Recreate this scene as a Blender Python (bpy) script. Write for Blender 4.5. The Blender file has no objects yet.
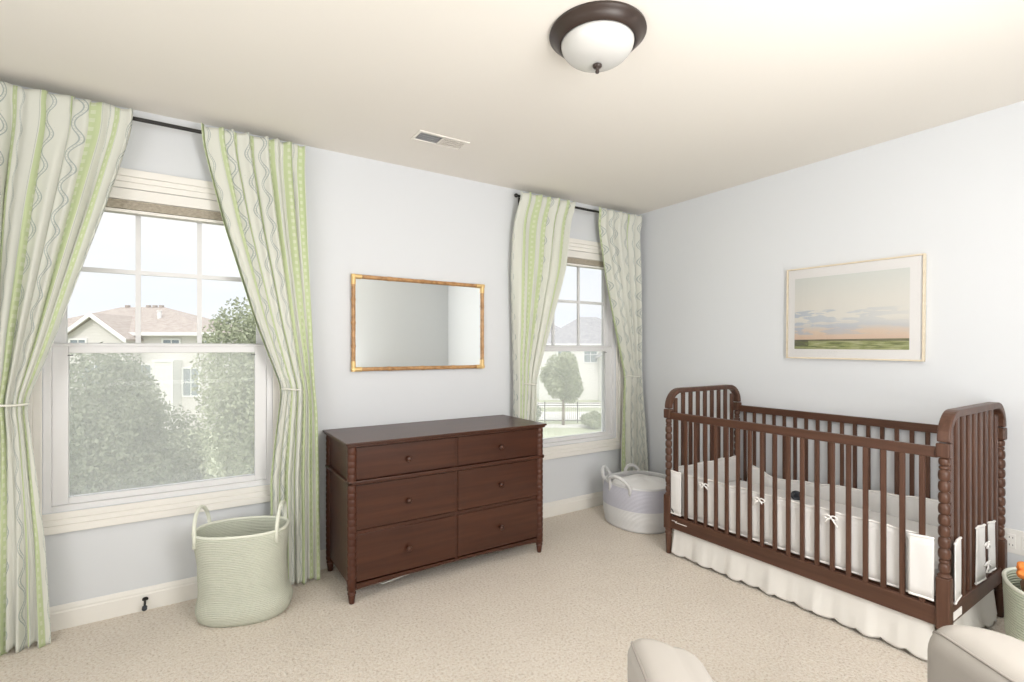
import bpy, math, random
import numpy as np
from mathutils import Vector, Matrix

# ------------------------------------------------------------------ camera, sky, light, exposure
SC = bpy.context.scene
COL = SC.collection
FPX = 500.0
YAW = math.radians(33.1)
CAM = Vector((-3.348, -3.096, 1.30))
cd = bpy.data.cameras.new('camera')
cam = bpy.data.objects.new('camera', cd)
COL.objects.link(cam)
cam.location = CAM
cam.rotation_euler = (math.pi / 2, 0, -YAW)
cd.sensor_width = 36.0
cd.lens = FPX / 1024 * 36.0
cd.shift_y = (349 - 341) / 1024
cd.clip_start = 0.02
cd.clip_end = 400
SC.camera = cam
FW = Vector((math.sin(YAW), math.cos(YAW), 0))
RT = Vector((math.cos(YAW), -math.sin(YAW), 0))


def CW(u, d, z):
    """a point d metres ahead of where the photographer stands and u to the right"""
    p = Vector((CAM.x, CAM.y, 0)) + FW * d + RT * u
    return Vector((p.x, p.y, z))


SC.view_settings.view_transform = 'Standard'
SC.view_settings.look = 'None'
SC.view_settings.gamma = 1.0
SC.view_settings.use_curve_mapping = False
SC.view_settings.exposure = 0.0
SC.cycles.use_denoising = True
SC.cycles.denoising_prefilter = 'ACCURATE'
SC.cycles.max_bounces = 8
SC.cycles.diffuse_bounces = 5
SC.cycles.transparent_max_bounces = 24
SC.cycles.sample_clamp_indirect = 6.0
SC.cycles.caustics_reflective = False
SC.cycles.caustics_refractive = False

W = bpy.data.worlds.new('sky')
SC.world = W
W.use_nodes = True
nt = W.node_tree
nt.nodes.clear()
N = nt.nodes.new
L = nt.links.new
tc = N('ShaderNodeTexCoord')
sp = N('ShaderNodeSeparateXYZ')
L(tc.outputs['Generated'], sp.inputs[0])
mp = N('ShaderNodeMapping')
mp.inputs['Scale'].default_value = (1.0, 1.0, 3.0)
L(tc.outputs['Generated'], mp.inputs[0])
nz = N('ShaderNodeTexNoise')
nz.inputs['Scale'].default_value = 2.6
nz.inputs['Detail'].default_value = 5
L(mp.outputs[0], nz.inputs[0])
cr = N('ShaderNodeValToRGB')
cr.color_ramp.elements[0].position = 0.35
cr.color_ramp.elements[0].color = (0.90, 0.945, 1.0, 1)
cr.color_ramp.elements[1].position = 0.62
cr.color_ramp.elements[1].color = (1.0, 1.0, 1.0, 1)
L(nz.outputs['Fac'], cr.inputs[0])
mr = N('ShaderNodeMapRange')            # an overcast sky is brighter overhead than at the horizon
mr.inputs['From Min'].default_value = 0.33
mr.inputs['From Max'].default_value = 1.0
mr.inputs['To Min'].default_value = 1.08
mr.inputs['To Max'].default_value = 2.6
L(sp.outputs['Z'], mr.inputs['Value'])
bg = N('ShaderNodeBackground')
L(cr.outputs[0], bg.inputs['Color'])
L(mr.outputs[0], bg.inputs['Strength'])
wo = N('ShaderNodeOutputWorld')
L(bg.outputs[0], wo.inputs[0])


def area(name, loc, rot, sx, sy, power, col):
    ld = bpy.data.lights.new(name, 'AREA')
    ld.shape = 'RECTANGLE'
    ld.size, ld.size_y, ld.energy, ld.color = sx, sy, power, col
    o = bpy.data.objects.new(name, ld)
    COL.objects.link(o)
    o.location = loc
    o.rotation_euler = rot
    return o


# added fill lights standing in for a flash: upward, from behind, from the left
area('fill_bounced_up', (-2.7, -3.25, 0.95), (math.pi, 0, 0), 2.6, 0.8, 20, (1.0, 0.975, 0.94))
area('fill_behind_camera', (-2.06, -3.70, 1.45), (math.radians(92), 0, math.radians(-8)), 1.1, 1.9, 76, (1.0, 0.985, 0.965))
area('fill_left_side', (-4.68, -2.3, 1.35), (math.radians(90), 0, math.radians(-90)), 2.2, 1.7, 27, (1.0, 0.99, 0.975))
sl = bpy.data.lights.new('sun', 'SUN')
sl.energy = 1.6
sl.angle = math.radians(12)
sl.color = (1.0, 0.96, 0.90)
so = bpy.data.objects.new('sun', sl)
COL.objects.link(so)
so.rotation_euler = (math.radians(48), 0, math.radians(-35))   # high sun on the house's other side: lights the street, not the room

# ------------------------------------------------------------------ helpers
R = math.radians


class MB:
    def __init__(s):
        s.v = []
        s.f = []
        s.uv = None

    def add(s, vs, fs):
        o = len(s.v)
        s.v += [tuple(p) for p in vs]
        s.f += [tuple(i + o for i in f) for f in fs]
        return s

    def box(s, x0, y0, z0, x1, y1, z1):
        vs = [(x, y, z) for z in (z0, z1) for y in (y0, y1) for x in (x0, x1)]
        return s.add(vs, [(0, 2, 3, 1), (4, 5, 7, 6), (0, 1, 5, 4), (2, 6, 7, 3), (0, 4, 6, 2), (1, 3, 7, 5)])

    def lathe(s, prof, seg=20, at=(0, 0, 0), M=None):
        vs, fs = [], []
        for r, z in prof:
            for k in range(seg):
                a = 2 * math.pi * k / seg
                vs.append(Vector((r * math.cos(a), r * math.sin(a), z)))
        n = len(prof)
        for i in range(n - 1):
            for k in range(seg):
                k2 = (k + 1) % seg
                fs.append((i * seg + k, i * seg + k2, (i + 1) * seg + k2, (i + 1) * seg + k))
        fs.append(tuple(reversed(range(seg))))
        fs.append(tuple((n - 1) * seg + k for k in range(seg)))
        if M is not None:
            vs = [M @ p for p in vs]
        vs = [(p[0] + at[0], p[1] + at[1], p[2] + at[2]) for p in vs]
        return s.add(vs, fs)

    def tube(s, pts, r, seg=8, closed=False):
        pts = [Vector(p) for p in pts]
        n = len(pts)
        vs, fs = [], []
        up = None
        for i, p in enumerate(pts):
            if closed:
                t = pts[(i + 1) % n] - pts[i - 1]
            else:
                t = pts[min(i + 1, n - 1)] - pts[max(i - 1, 0)]
            t.normalize()
            if up is None:
                up = Vector((0, 0, 1)) if abs(t.z) < 0.9 else Vector((1, 0, 0))
            a = t.cross(up)
            if a.length < 1e-4:
                a = t.orthogonal()
            a.normalize()
            b = t.cross(a).normalized()
            up = -b
            rr = r[i] if isinstance(r, (list, tuple)) else r
            for k in range(seg):
                q = 2 * math.pi * k / seg
                vs.append(p + a * (rr * math.cos(q)) + b * (rr * math.sin(q)))
        m = n if closed else n - 1
        for i in range(m):
            j = (i + 1) % n
            for k in range(seg):
                k2 = (k + 1) % seg
                fs.append((i * seg + k, j * seg + k, j * seg + k2, i * seg + k2))
        if not closed:
            fs.append(tuple(range(seg)))
            fs.append(tuple((n - 1) * seg + k for k in reversed(range(seg))))
        return s.add(vs, fs)

    def sweep(s, pts, side, w, t):
        """rectangular bar (w along side, t across) swept along pts, which lie square to side"""
        pts = [Vector(p) for p in pts]
        side = Vector(side)
        vs, fs = [], []
        n = len(pts)
        for i, p in enumerate(pts):
            d = (pts[min(i + 1, n - 1)] - pts[max(i - 1, 0)]).normalized()
            nrm = d.cross(side).normalized()
            for a, b in ((-1, -1), (1, -1), (1, 1), (-1, 1)):
                vs.append(p + side * (a * w / 2) + nrm * (b * t / 2))
        for i in range(n - 1):
            for k in range(4):
                k2 = (k + 1) % 4
                fs.append((i * 4 + k, i * 4 + k2, (i + 1) * 4 + k2, (i + 1) * 4 + k))
        fs.append((3, 2, 1, 0))
        fs.append(tuple((n - 1) * 4 + k for k in range(4)))
        return s.add(vs, fs)

    def grid(s, nu, nv, fn, uvfn=None, wrap=False):
        vs, fs = [], []
        for j in range(nv):
            for i in range(nu):
                vs.append(fn(i / (nu if wrap else nu - 1), j / (nv - 1)))
        if uvfn and s.uv is None:
            s.uv = {}
        o = len(s.v)
        for j in range(nv - 1):
            for i in range(nu if wrap else nu - 1):
                i2 = (i + 1) % nu
                fs.append((j * nu + i, j * nu + i2, (j + 1) * nu + i2, (j + 1) * nu + i))
        if uvfn:
            for j in range(nv):
                for i in range(nu):
                    s.uv[o + j * nu + i] = uvfn(i / (nu - 1), j / (nv - 1))
        return s.add(vs, fs)

    def build(s, name, mat, parent=None, bevel=0, smooth=False, solid=0, sub=0, auto=None, fix=True):
        me = bpy.data.meshes.new(name)
        me.from_pydata(s.v, [], s.f)
        if fix:
            import bmesh
            b = bmesh.new()
            b.from_mesh(me)
            bmesh.ops.recalc_face_normals(b, faces=b.faces)
            b.to_mesh(me)
            b.free()
        if s.uv:
            ul = me.uv_layers.new(name='UVMap')
            for lp in me.loops:
                ul.data[lp.index].uv = s.uv.get(lp.vertex_index, (0, 0))
        me.materials.append(mat)
        o = bpy.data.objects.new(name, me)
        COL.objects.link(o)
        if parent:
            o.parent = parent
        if smooth or auto:
            me.polygons.foreach_set('use_smooth', [True] * len(me.polygons))
            if auto:
                me.set_sharp_from_angle(angle=R(auto))
        if solid:
            m = o.modifiers.new('solid', 'SOLIDIFY')
            m.thickness = solid
            m.offset = 0
        if bevel:
            m = o.modifiers.new('bevel', 'BEVEL')
            m.width = bevel
            m.segments = 2
            m.limit_method = 'ANGLE'
            m.angle_limit = R(40)
        if sub:
            m = o.modifiers.new('sub', 'SUBSURF')
            m.levels = m.render_levels = sub
        return o


def box(name, mat, x0, y0, z0, x1, y1, z1, parent=None, bevel=0.003):
    return MB().box(x0, y0, z0, x1, y1, z1).build(name, mat, parent, bevel=bevel)


def tag(o, label, cat, group=None):
    o['label'] = label
    o['category'] = cat
    if group:
        o['group'] = group
    return o


def empty(name, loc=(0, 0, 0), rz=0.0, label=None, cat=None, group=None):
    o = bpy.data.objects.new(name, None)
    COL.objects.link(o)
    o.location = loc
    o.rotation_euler = (0, 0, rz)
    o.empty_display_size = 0.1
    if label:
        tag(o, label, cat, group)
    return o


def struct(o):
    o['kind'] = 'structure'
    return o


# ------------------------------------------------------------------ materials
class Mat:
    def __init__(s, name, col=(0.8, 0.8, 0.8), rough=0.6, spec=0.3, metal=0.0):
        s.m = bpy.data.materials.new(name)
        s.m.use_nodes = True
        s.t = s.m.node_tree
        s.b = s.t.nodes['Principled BSDF']
        s.b.inputs['Base Color'].default_value = (*col, 1)
        s.b.inputs['Roughness'].default_value = rough
        s.b.inputs['Specular IOR Level'].default_value = spec
        s.b.inputs['Metallic'].default_value = metal
        s.out = s.t.nodes['Material Output']

    def n(s, k, **kw):
        o = s.t.nodes.new(k)
        for a, v in kw.items():
            setattr(o, a, v)
        return o

    def l(s, a, b):
        s.t.links.new(a, b)

    def math(s, op, a, b=None, c=None):
        o = s.n('ShaderNodeMath', operation=op)
        for i, x in enumerate((a, b, c)):
            if x is None:
                continue
            if isinstance(x, (int, float)):
                o.inputs[i].default_value = x
            else:
                s.l(x, o.inputs[i])
        return o.outputs[0]

    def coord(s, kind='Object', scale=(1, 1, 1)):
        t = s.n('ShaderNodeTexCoord')
        m = s.n('ShaderNodeMapping')
        m.inputs['Scale'].default_value = scale
        s.l(t.outputs[kind], m.inputs[0])
        return m.outputs[0]

    def noise(s, vec, scale, detail=3, rough=0.55):
        o = s.n('ShaderNodeTexNoise')
        o.inputs['Scale'].default_value = scale
        o.inputs['Detail'].default_value = detail
        o.inputs['Roughness'].default_value = rough
        if vec is not None:
            s.l(vec, o.inputs['Vector'])
        return o.outputs['Fac']

    def ramp(s, fac, stops):
        o = s.n('ShaderNodeValToRGB')
        e = o.color_ramp.elements
        while len(e) < len(stops):
            e.new(0.5)
        for i, (p, c) in enumerate(stops):
            e[i].position = p
            e[i].color = (*c, 1)
        s.l(fac, o.inputs[0])
        return o.outputs[0]

    def mix(s, fac, a, b):
        o = s.n('ShaderNodeMix', data_type='RGBA')
        if isinstance(fac, (int, float)):
            o.inputs[0].default_value = fac
        else:
            s.l(fac, o.inputs[0])
        for i, x in ((6, a), (7, b)):
            if isinstance(x, tuple):
                o.inputs[i].default_value = (*x, 1)
            else:
                s.l(x, o.inputs[i])
        return o.outputs[2]

    def base(s, c):
        s.l(c, s.b.inputs['Base Color'])
        return s

    def bump(s, h, strength=0.3, dist=0.01):
        o = s.n('ShaderNodeBump')
        o.inputs['Strength'].default_value = strength
        o.inputs['Distance'].default_value = dist
        s.l(h, o.inputs['Height'])
        s.l(o.outputs[0], s.b.inputs['Normal'])
        return s


def paint(name, col, rough=0.6, spec=0.25, sc=180, st=0.04):
    m = Mat(name, col, rough, spec)
    m.bump(m.noise(m.coord(), sc, 2), st, 0.002)
    return m.m


def cloth(name, col, var=0.06, sc=600, st=0.15, transl=0.0):
    m = Mat(name, col, 0.9, 0.1)
    c = m.coord()
    f = m.noise(c, 9, 3)
    d = tuple(max(0, x * (1 - var)) for x in col)
    m.base(m.mix(f, col, d))
    m.bump(m.noise(c, sc, 2), st, 0.002)
    if transl:
        t = m.n('ShaderNodeBsdfTranslucent')
        t.inputs[0].default_value = (*col, 1)
        x = m.n('ShaderNodeMixShader')
        x.inputs[0].default_value = transl
        m.l(m.b.outputs[0], x.inputs[1])
        m.l(t.outputs[0], x.inputs[2])
        m.l(x.outputs[0], m.out.inputs[0])
    return m.m


def wood(name, c1, c2, c3, axis='x', rough=0.36, spec=0.35):
    m = Mat(name, c1, rough, spec)
    sc = {'x': (1.2, 22, 22), 'z': (22, 22, 1.2), 'y': (22, 1.2, 22)}[axis]
    v = m.coord('Object', sc)
    f = m.noise(v, 1.6, 6, 0.6)
    big = m.noise(m.coord('Object', (1, 1, 1)), 2.2, 2)
    c = m.ramp(f, [(0.3, c1), (0.55, c2), (0.75, c3)])
    m.base(m.mix(m.math('MULTIPLY', big, 0.35), c, c2))
    m.bump(f, 0.05, 0.002)
    return m.m


M = {}
M['wall'] = paint('wall_paint', (0.69, 0.71, 0.735), 0.75, 0.15)
M['ceiling'] = paint('ceiling_paint', (0.83, 0.795, 0.74), 0.9, 0.05, 90, 0.06)
M['trim'] = paint('trim_paint', (0.83, 0.81, 0.765), 0.42, 0.35)
M['vinyl'] = paint('window_vinyl', (0.77, 0.77, 0.775), 0.4, 0.35)
M['black'] = paint('black_metal', (0.018, 0.017, 0.016), 0.4, 0.4)
M['bronze'] = paint('dark_bronze', (0.035, 0.022, 0.017), 0.35, 0.5)
M['white_plastic'] = paint('white_plastic', (0.82, 0.81, 0.78), 0.4, 0.35)
M['walnut'] = wood('espresso_wood_dresser', (0.038, 0.0115, 0.0055), (0.060, 0.019, 0.0088), (0.080, 0.027, 0.0125), 'x')
M['walnut_v'] = wood('espresso_wood_upright', (0.050, 0.015, 0.008), (0.076, 0.025, 0.013), (0.10, 0.034, 0.018), 'z')
M['crib'] = wood('crib_wood', (0.060, 0.027, 0.016), (0.092, 0.043, 0.027), (0.125, 0.062, 0.040), 'z')
M['crib_x'] = wood('crib_wood_rail', (0.060, 0.027, 0.016), (0.092, 0.043, 0.027), (0.125, 0.062, 0.040), 'x')
M['linen'] = cloth('white_linen', (0.84, 0.82, 0.78), 0.05, 500, 0.2, 0.15)
M['sheet'] = cloth('white_sheet', (0.90, 0.89, 0.88), 0.04, 500, 0.1, 0.1)
M['liner'] = cloth('crib_liner_mesh', (0.91, 0.90, 0.885), 0.03, 900, 0.2, 0.25)
M['piping'] = cloth('liner_binding', (0.90, 0.88, 0.86), 0.02, 700, 0.1)
M['upholstery'] = cloth('oatmeal_upholstery', (0.45, 0.42, 0.385), 0.06, 700, 0.25)
M['seam'] = cloth('upholstery_piping', (0.36, 0.33, 0.30), 0.05, 700, 0.2)
M['cord'] = cloth('tieback_cord', (0.80, 0.80, 0.72), 0.05, 700, 0.2)
M['orange'] = cloth('orange_plush', (0.80, 0.27, 0.07), 0.2, 160, 0.8)
M['brown_plush'] = cloth('brown_plush', (0.24, 0.14, 0.09), 0.3, 160, 0.8)
M['rubber'] = paint('grey_rubber', (0.045, 0.05, 0.06), 0.5, 0.3)

# carpet
m = Mat('carpet_pile', (0.6, 0.5, 0.4), 0.95, 0.05)
c = m.coord()
f1 = m.noise(c, 85, 3, 0.75)
f2 = m.noise(c, 4.5, 3, 0.6)
col = m.ramp(f1, [(0.28, (0.50, 0.41, 0.325)), (0.43, (0.84, 0.75, 0.645)), (0.60, (0.94, 0.88, 0.80))])
col = m.mix(m.math('MULTIPLY', f2, 0.28), col, (0.56, 0.475, 0.375))
m.base(col)
m.bump(m.math('ADD', f1, m.math('MULTIPLY', m.noise(c, 12, 3), 0.8)), 0.75, 0.02)
M['carpet'] = m.m

# curtain print: green ladder bands and grey scalloped double lines, in metres of cloth (UV)
m = Mat('curtain_print', (0.8, 0.8, 0.7), 0.9, 0.08)
t = m.n('ShaderNodeUVMap')
s_ = m.n('ShaderNodeSeparateXYZ')
m.l(t.outputs[0], s_.inputs[0])
U, V = s_.outputs[0], s_.outputs[1]
P = 0.25
u = m.math('MULTIPLY', m.math('FRACT', m.math('DIVIDE', U, P)), P)
wob = m.math('ABSOLUTE', m.math('SUBTRACT', m.math('FRACT', m.math('DIVIDE', V, 0.145)), 0.5))
wob = m.math('MULTIPLY', m.math('SINE', m.math('MULTIPLY', V, 2 * math.pi / 0.145)), 0.021)
du = m.math('ABSOLUTE', m.math('SUBTRACT', m.math('SUBTRACT', u, 0.160), wob))
line = m.math('LESS_THAN', m.math('ABSOLUTE', m.math('SUBTRACT', du, 0.0082)), 0.0030)
inner = m.math('MULTIPLY', m.math('LESS_THAN', du, 0.0032), m.math('GREATER_THAN', m.math('SINE', m.math('MULTIPLY', V, 2 * math.pi / 0.012)), 0.2))
band = m.math('LESS_THAN', m.math('ABSOLUTE', m.math('SUBTRACT', u, 0.045)), 0.033)
sq = m.math('MULTIPLY', m.math('LESS_THAN', m.math('ABSOLUTE', m.math('SUBTRACT', u, 0.045)), 0.011),
            m.math('GREATER_THAN', m.math('SINE', m.math('MULTIPLY', V, 2 * math.pi / 0.038)), 0.1))
edge = m.math('LESS_THAN', m.math('ABSOLUTE', m.math('SUBTRACT', m.math('ABSOLUTE', m.math('SUBTRACT', u, 0.045)), 0.038)), 0.0014)
vor = m.n('ShaderNodeTexVoronoi')
vor.inputs['Scale'].default_value = 34
m.l(t.outputs[0], vor.inputs['Vector'])
dots = m.math('MULTIPLY', m.math('LESS_THAN', vor.outputs['Distance'], 0.10), m.math('LESS_THAN', m.math('ABSOLUTE', m.math('SUBTRACT', u, 0.160)), 0.055))
c = m.mix(m.math('MULTIPLY', dots, 0.5), (0.83, 0.84, 0.775), (0.66, 0.70, 0.64))
c = m.mix(band, c, (0.66, 0.745, 0.47))
c = m.mix(m.math('MULTIPLY', sq, 0.8), c, (0.79, 0.84, 0.66))
c = m.mix(m.math('MULTIPLY', edge, 0.7), c, (0.52, 0.56, 0.52))
c = m.mix(m.math('MULTIPLY', inner, 0.35), c, (0.46, 0.51, 0.50))
c = m.mix(m.math('MULTIPLY', line, 0.72), c, (0.38, 0.44, 0.44))
m.base(c)
m.bump(m.noise(m.coord('Object'), 500, 2), 0.12, 0.002)
tr = m.n('ShaderNodeBsdfTranslucent')
m.l(c, tr.inputs[0])
x = m.n('ShaderNodeMixShader')
x.inputs[0].default_value = 0.30
m.l(m.b.outputs[0], x.inputs[1])
m.l(tr.outputs[0], x.inputs[2])
m.l(x.outputs[0], m.out.inputs[0])
M['curtain'] = m.m


def glass(name, haze=0.06):
    m = Mat(name)
    t = m.n('ShaderNodeBsdfTransparent')
    g = m.n('ShaderNodeBsdfGlossy')
    g.inputs['Roughness'].default_value = 0.02
    f = m.n('ShaderNodeFresnel')
    f.inputs[0].default_value = 1.25
    x = m.n('ShaderNodeMixShader')
    m.l(f.outputs[0], x.inputs[0])
    m.l(t.outputs[0], x.inputs[1])
    m.l(g.outputs[0], x.inputs[2])
    d = m.n('ShaderNodeBsdfTranslucent')
    d.inputs[0].default_value = (0.95, 0.96, 0.97, 1)
    y = m.n('ShaderNodeMixShader')
    y.inputs[0].default_value = haze
    m.l(x.outputs[0], y.inputs[1])
    m.l(d.outputs[0], y.inputs[2])
    m.l(y.outputs[0], m.out.inputs[0])
    return m.m


M['glass'] = glass('window_glass', 0.03)
M['clear'] = glass('picture_glass', 0.0)

m = Mat('insect_screen')
t = m.n('ShaderNodeBsdfTransparent')
d = m.n('ShaderNodeBsdfTranslucent')
d.inputs[0].default_value = (0.85, 0.85, 0.83, 1)
d2 = m.n('ShaderNodeBsdfDiffuse')
d2.inputs[0].default_value = (0.30, 0.30, 0.30, 1)
a = m.n('ShaderNodeAddShader')
m.l(d.outputs[0], a.inputs[0])
m.l(d2.outputs[0], a.inputs[1])
x = m.n('ShaderNodeMixShader')
x.inputs[0].default_value = 0.17
m.l(t.outputs[0], x.inputs[1])
m.l(a.outputs[0], x.inputs[2])
m.l(x.outputs[0], m.out.inputs[0])
M['screen'] = m.m

m = Mat('mirror_silver', (0.92, 0.945, 0.93), 0.02, 0.5, 1.0)
M['mirror'] = m.m

m = Mat('bamboo_gold', (0.5, 0.3, 0.12), 0.35, 0.5)
f = m.noise(m.coord('Object', (30, 30, 30)), 1.0, 3)
m.base(m.ramp(f, [(0.3, (0.30, 0.15, 0.055)), (0.6, (0.52, 0.29, 0.12))]))
M['bamboo'] = m.m
M['walnut'].node_tree.nodes['Principled BSDF'].inputs['Coat Weight'].default_value = .2
M['walnut'].node_tree.nodes['Principled BSDF'].inputs['Coat Roughness'].default_value = .22
M['brass'] = Mat('brass_wrap', (0.72, 0.50, 0.22), 0.35, 0.5, 0.35).m
M['oak'] = wood('pale_oak', (0.68, 0.58, 0.43), (0.76, 0.67, 0.52), (0.82, 0.73, 0.59), 'x', 0.5, 0.3)
M['mat_board'] = paint('mat_board', (0.89, 0.875, 0.86), 0.8, 0.1)


def rope(name, c1, c2, pitch, vert=False):
    m = Mat(name, c1, 0.9, 0.1)
    t = m.n('ShaderNodeTexCoord')
    s = m.n('ShaderNodeSeparateXYZ')
    m.l(t.outputs['Object'], s.inputs[0])
    w = m.math('SINE', m.math('MULTIPLY', s.outputs[2], 2 * math.pi / pitch))
    n = m.noise(m.coord('Object', (1, 1, 0.6)), 120, 3)
    h = m.math('ADD', w, m.math('MULTIPLY', n, 1.2))
    m.base(m.ramp(m.math('MULTIPLY', m.math('ADD', h, 1), 0.4), [(0.1, c2), (0.6, c1)]))
    m.bump(h, 0.55, 0.004)
    return m.m


M['rope_green'] = rope('sage_cotton_rope', (0.66, 0.68, 0.58), (0.50, 0.53, 0.43), 0.008)
M['rope_green2'] = rope('green_cotton_rope', (0.62, 0.66, 0.54), (0.40, 0.45, 0.34), 0.011)
M['rope_edge'] = cloth('pale_green_rope_edge', (0.76, 0.78, 0.68), 0.05, 300, 0.3)
M['rope_white'] = rope('white_cotton_rope', (0.78, 0.78, 0.78), (0.70, 0.70, 0.71), 0.009)
M['rope_lavender'] = rope('lavender_cotton_rope', (0.60, 0.60, 0.67), (0.53, 0.53, 0.61), 0.009)

# ------------------------------------------------------------------ room shell
RX0, RY0, CH = -4.75, -3.75, 2.485
WT = 0.17
op1 = (-3.90, -2.94, 0.54, 2.09)
op2 = (-1.23, -0.27, 0.54, 2.09)
struct(box('floor', M['carpet'], RX0, RY0, -0.1, 0, 0, 0, bevel=0))
struct(box('ceiling', M['ceiling'], RX0 - .1, RY0 - .1, CH, 0.1, WT, CH + 0.1, bevel=0))
b = MB()
b.box(RX0 - .1, 0, -0.1, op1[0], WT, CH)
b.box(op1[1], 0, -0.1, op2[0], WT, CH)
b.box(op2[1], 0, -0.1, 0.1, WT, CH)
for o_ in (op1, op2):
    b.box(o_[0], 0, -0.1, o_[1], WT, o_[2])
    b.box(o_[0], 0, o_[3], o_[1], WT, CH)
struct(b.build('wall_back', M['wall']))
struct(box('wall_right', M['wall'], 0, RY0 - .1, -0.1, 0.1, 0, CH, bevel=0))
struct(box('wall_left', M['wall'], RX0 - .1, RY0 - .1, -0.1, RX0, 0, CH, bevel=0))
struct(box('wall_front', M['wall'], RX0, RY0 - .1, -0.1, 0, RY0, CH, bevel=0))


def baseboard(name, a, b_, n):
    """moulded board from a to b_, n points into the room"""
    prof = [(0, 0), (0.016, 0), (0.016, 0.078), (0.012, 0.084), (0.012, 0.092), (0.008, 0.104), (0.004, 0.110), (0, 0.110)]
    mb = MB()
    vs = [Vector(p) + Vector(n) * d + Vector((0, 0, z)) for p in (a, b_) for d, z in prof]
    k = len(prof)
    fs = [(i, (i + 1) % k, k + (i + 1) % k, k + i) for i in range(k)]
    fs += [tuple(range(k)), tuple(reversed(range(k, 2 * k)))]
    mb.add(vs, fs)
    return struct(mb.build(name, M['trim']))


baseboard('baseboard_back', (RX0, 0, 0), (0, 0, 0), (0, -1, 0))
baseboard('baseboard_right', (0, RY0, 0), (0, -0.016, 0), (-1, 0, 0))
baseboard('baseboard_left', (RX0, RY0, 0), (RX0, -0.016, 0), (1, 0, 0))
baseboard('baseboard_front', (RX0 + .016, RY0, 0), (-0.016, RY0, 0), (0, 1, 0))


def window(name, op):
    x0, x1, z0, z1 = op
    w = empty(name, ((x0 + x1) / 2, 0, z0))
    struct(w)
    ox, oz = (x0 + x1) / 2, z0
    H = z1 - z0
    hw = (x1 - x0) / 2
    cw = 0.092

    def ring(mb, ix, iz0, iz1, wd, y0, y1):
        """four mitred boards round an opening of half width ix"""
        mb.box(-ix - wd, y0, iz0 - wd, -ix, y1, iz1 + wd)
        mb.box(ix, y0, iz0 - wd, ix + wd, y1, iz1 + wd)
        mb.box(-ix, y0, iz1, ix, y1, iz1 + wd)
        mb.box(-ix, y0, iz0 - wd, ix, y1, iz0)
    cs = MB()
    ring(cs, hw, 0, H, 0.030, -0.012, 0)
    ring(cs, hw + .030, -.030, H + .030, 0.026, -0.017, 0)
    ring(cs, hw + .056, -.056, H + .056, cw - .056, -0.024, 0)
    cs.build('window_casing', M['trim'], w, bevel=0.003)
    fr = MB()
    ring(fr, hw - .028, .026, H - .028, .028, 0.012, 0.15)
    fr.build('window_frame', M['vinyl'], w, bevel=0.002)
    iw = hw - .028
    # lower sash, the inner one
    ls = MB()
    st = .058
    a0, a1 = 0.026, 0.786
    ls.box(-iw, .030, a0, -iw + st, .062, a1)
    ls.box(iw - st, .030, a0, iw, .062, a1)
    ls.box(-iw + st, .030, a0, iw - st, .062, a0 + .030)
    ls.box(-iw + st, .030, a1 - .045, iw - st, .062, a1)
    ls.box(-iw, .022, a1 - .012, iw, .030, a1)          # lift lip
    ls.build('lower_sash', M['vinyl'], w, bevel=0.003)
    MB().box(-iw + st, .044, a0 + .030, iw - st, .048, a1 - .045).build('lower_pane', M['glass'], w)
    us = MB()
    b0, b1 = .745, H - .028
    us.box(-iw, .070, b0, -iw + .045, .100, b1)
    us.box(iw - .045, .070, b0, iw, .100, b1)
    us.box(-iw, .070, b0, iw, .100, b0 + .045)
    us.box(-iw, .070, b1 - .05, iw, .100, b1)
    uo = us.build('upper_sash', M['vinyl'], w, bevel=0.003)
    g = MB()
    for k in (-1, 1):
        g.box(k * .1325 - .011, .078, b0 + .045, k * .1325 + .011, .092, b1 - .05)
    g.box(-iw + .045, .0772, 1.138, iw - .045, .0928, 1.160)
    go = g.build('window_grille', M['vinyl'], uo)
    MB().box(-iw + .045, .083, b0 + .045, iw - .045, .087, b1 - .05).build('upper_pane', M['glass'], w)
    sc = MB().box(-iw, .118, .03, iw, .119, .765).build('insect_screen', M['screen'], w)
    sf = MB()
    ring(sf, iw - .018, .044, .757, .018, .112, .122)
    sf.build('screen_frame', M['vinyl'], w)
    lk = MB()
    for k in (-1, 1):
        lk.box(k * (iw - .066) - .010, .024, a1 - .058, k * (iw - .066) + .010, .030, a1 - .054)
    lk.build('tilt_latch', M['rubber'], w)
    return w


window('window_1', op1)
window('window_2', op2)

# raised blinds in the heads of the windows
m = Mat('woven_slat', (0.62, 0.55, 0.45), 0.7, 0.2)
f = m.noise(m.coord('Object', (60, 10, 200)), 1.0, 3)
m.base(m.ramp(f, [(0.35, (0.50, 0.44, 0.35)), (0.6, (0.66, 0.60, 0.50))]))
M['slat'] = m.m


def blind(label, op):
    x0, x1, z0, z1 = op
    e = empty('window_blind', ((x0 + x1) / 2, 0.0, z1), 0, label, 'blind', 'raised window blinds')
    hw = (x1 - x0) / 2 - .003
    v = MB()
    v.box(-hw, -0.006, -.050, hw, 0.006, -.002)
    v.box(-hw, -0.010, -.056, hw, 0.008, -.046)
    v.build('valance', M['trim'], e, bevel=0.002)
    s = MB()
    for k in range(7):
        s.box(-hw + .03, 0.002, -.062 - k * .006, hw - .03, .050, -.0585 - k * .006)
    s.build('slat_stack', M['slat'], e)
    MB().box(-hw + .03, 0.0, -.118, hw - .03, .052, -.102).build('bottom_rail', M['trim'], e, bevel=0.003)


blind('cream blind drawn up tight in the head of the large left window', op1)
blind('cream blind drawn up tight in the head of the far corner window', op2)


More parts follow.
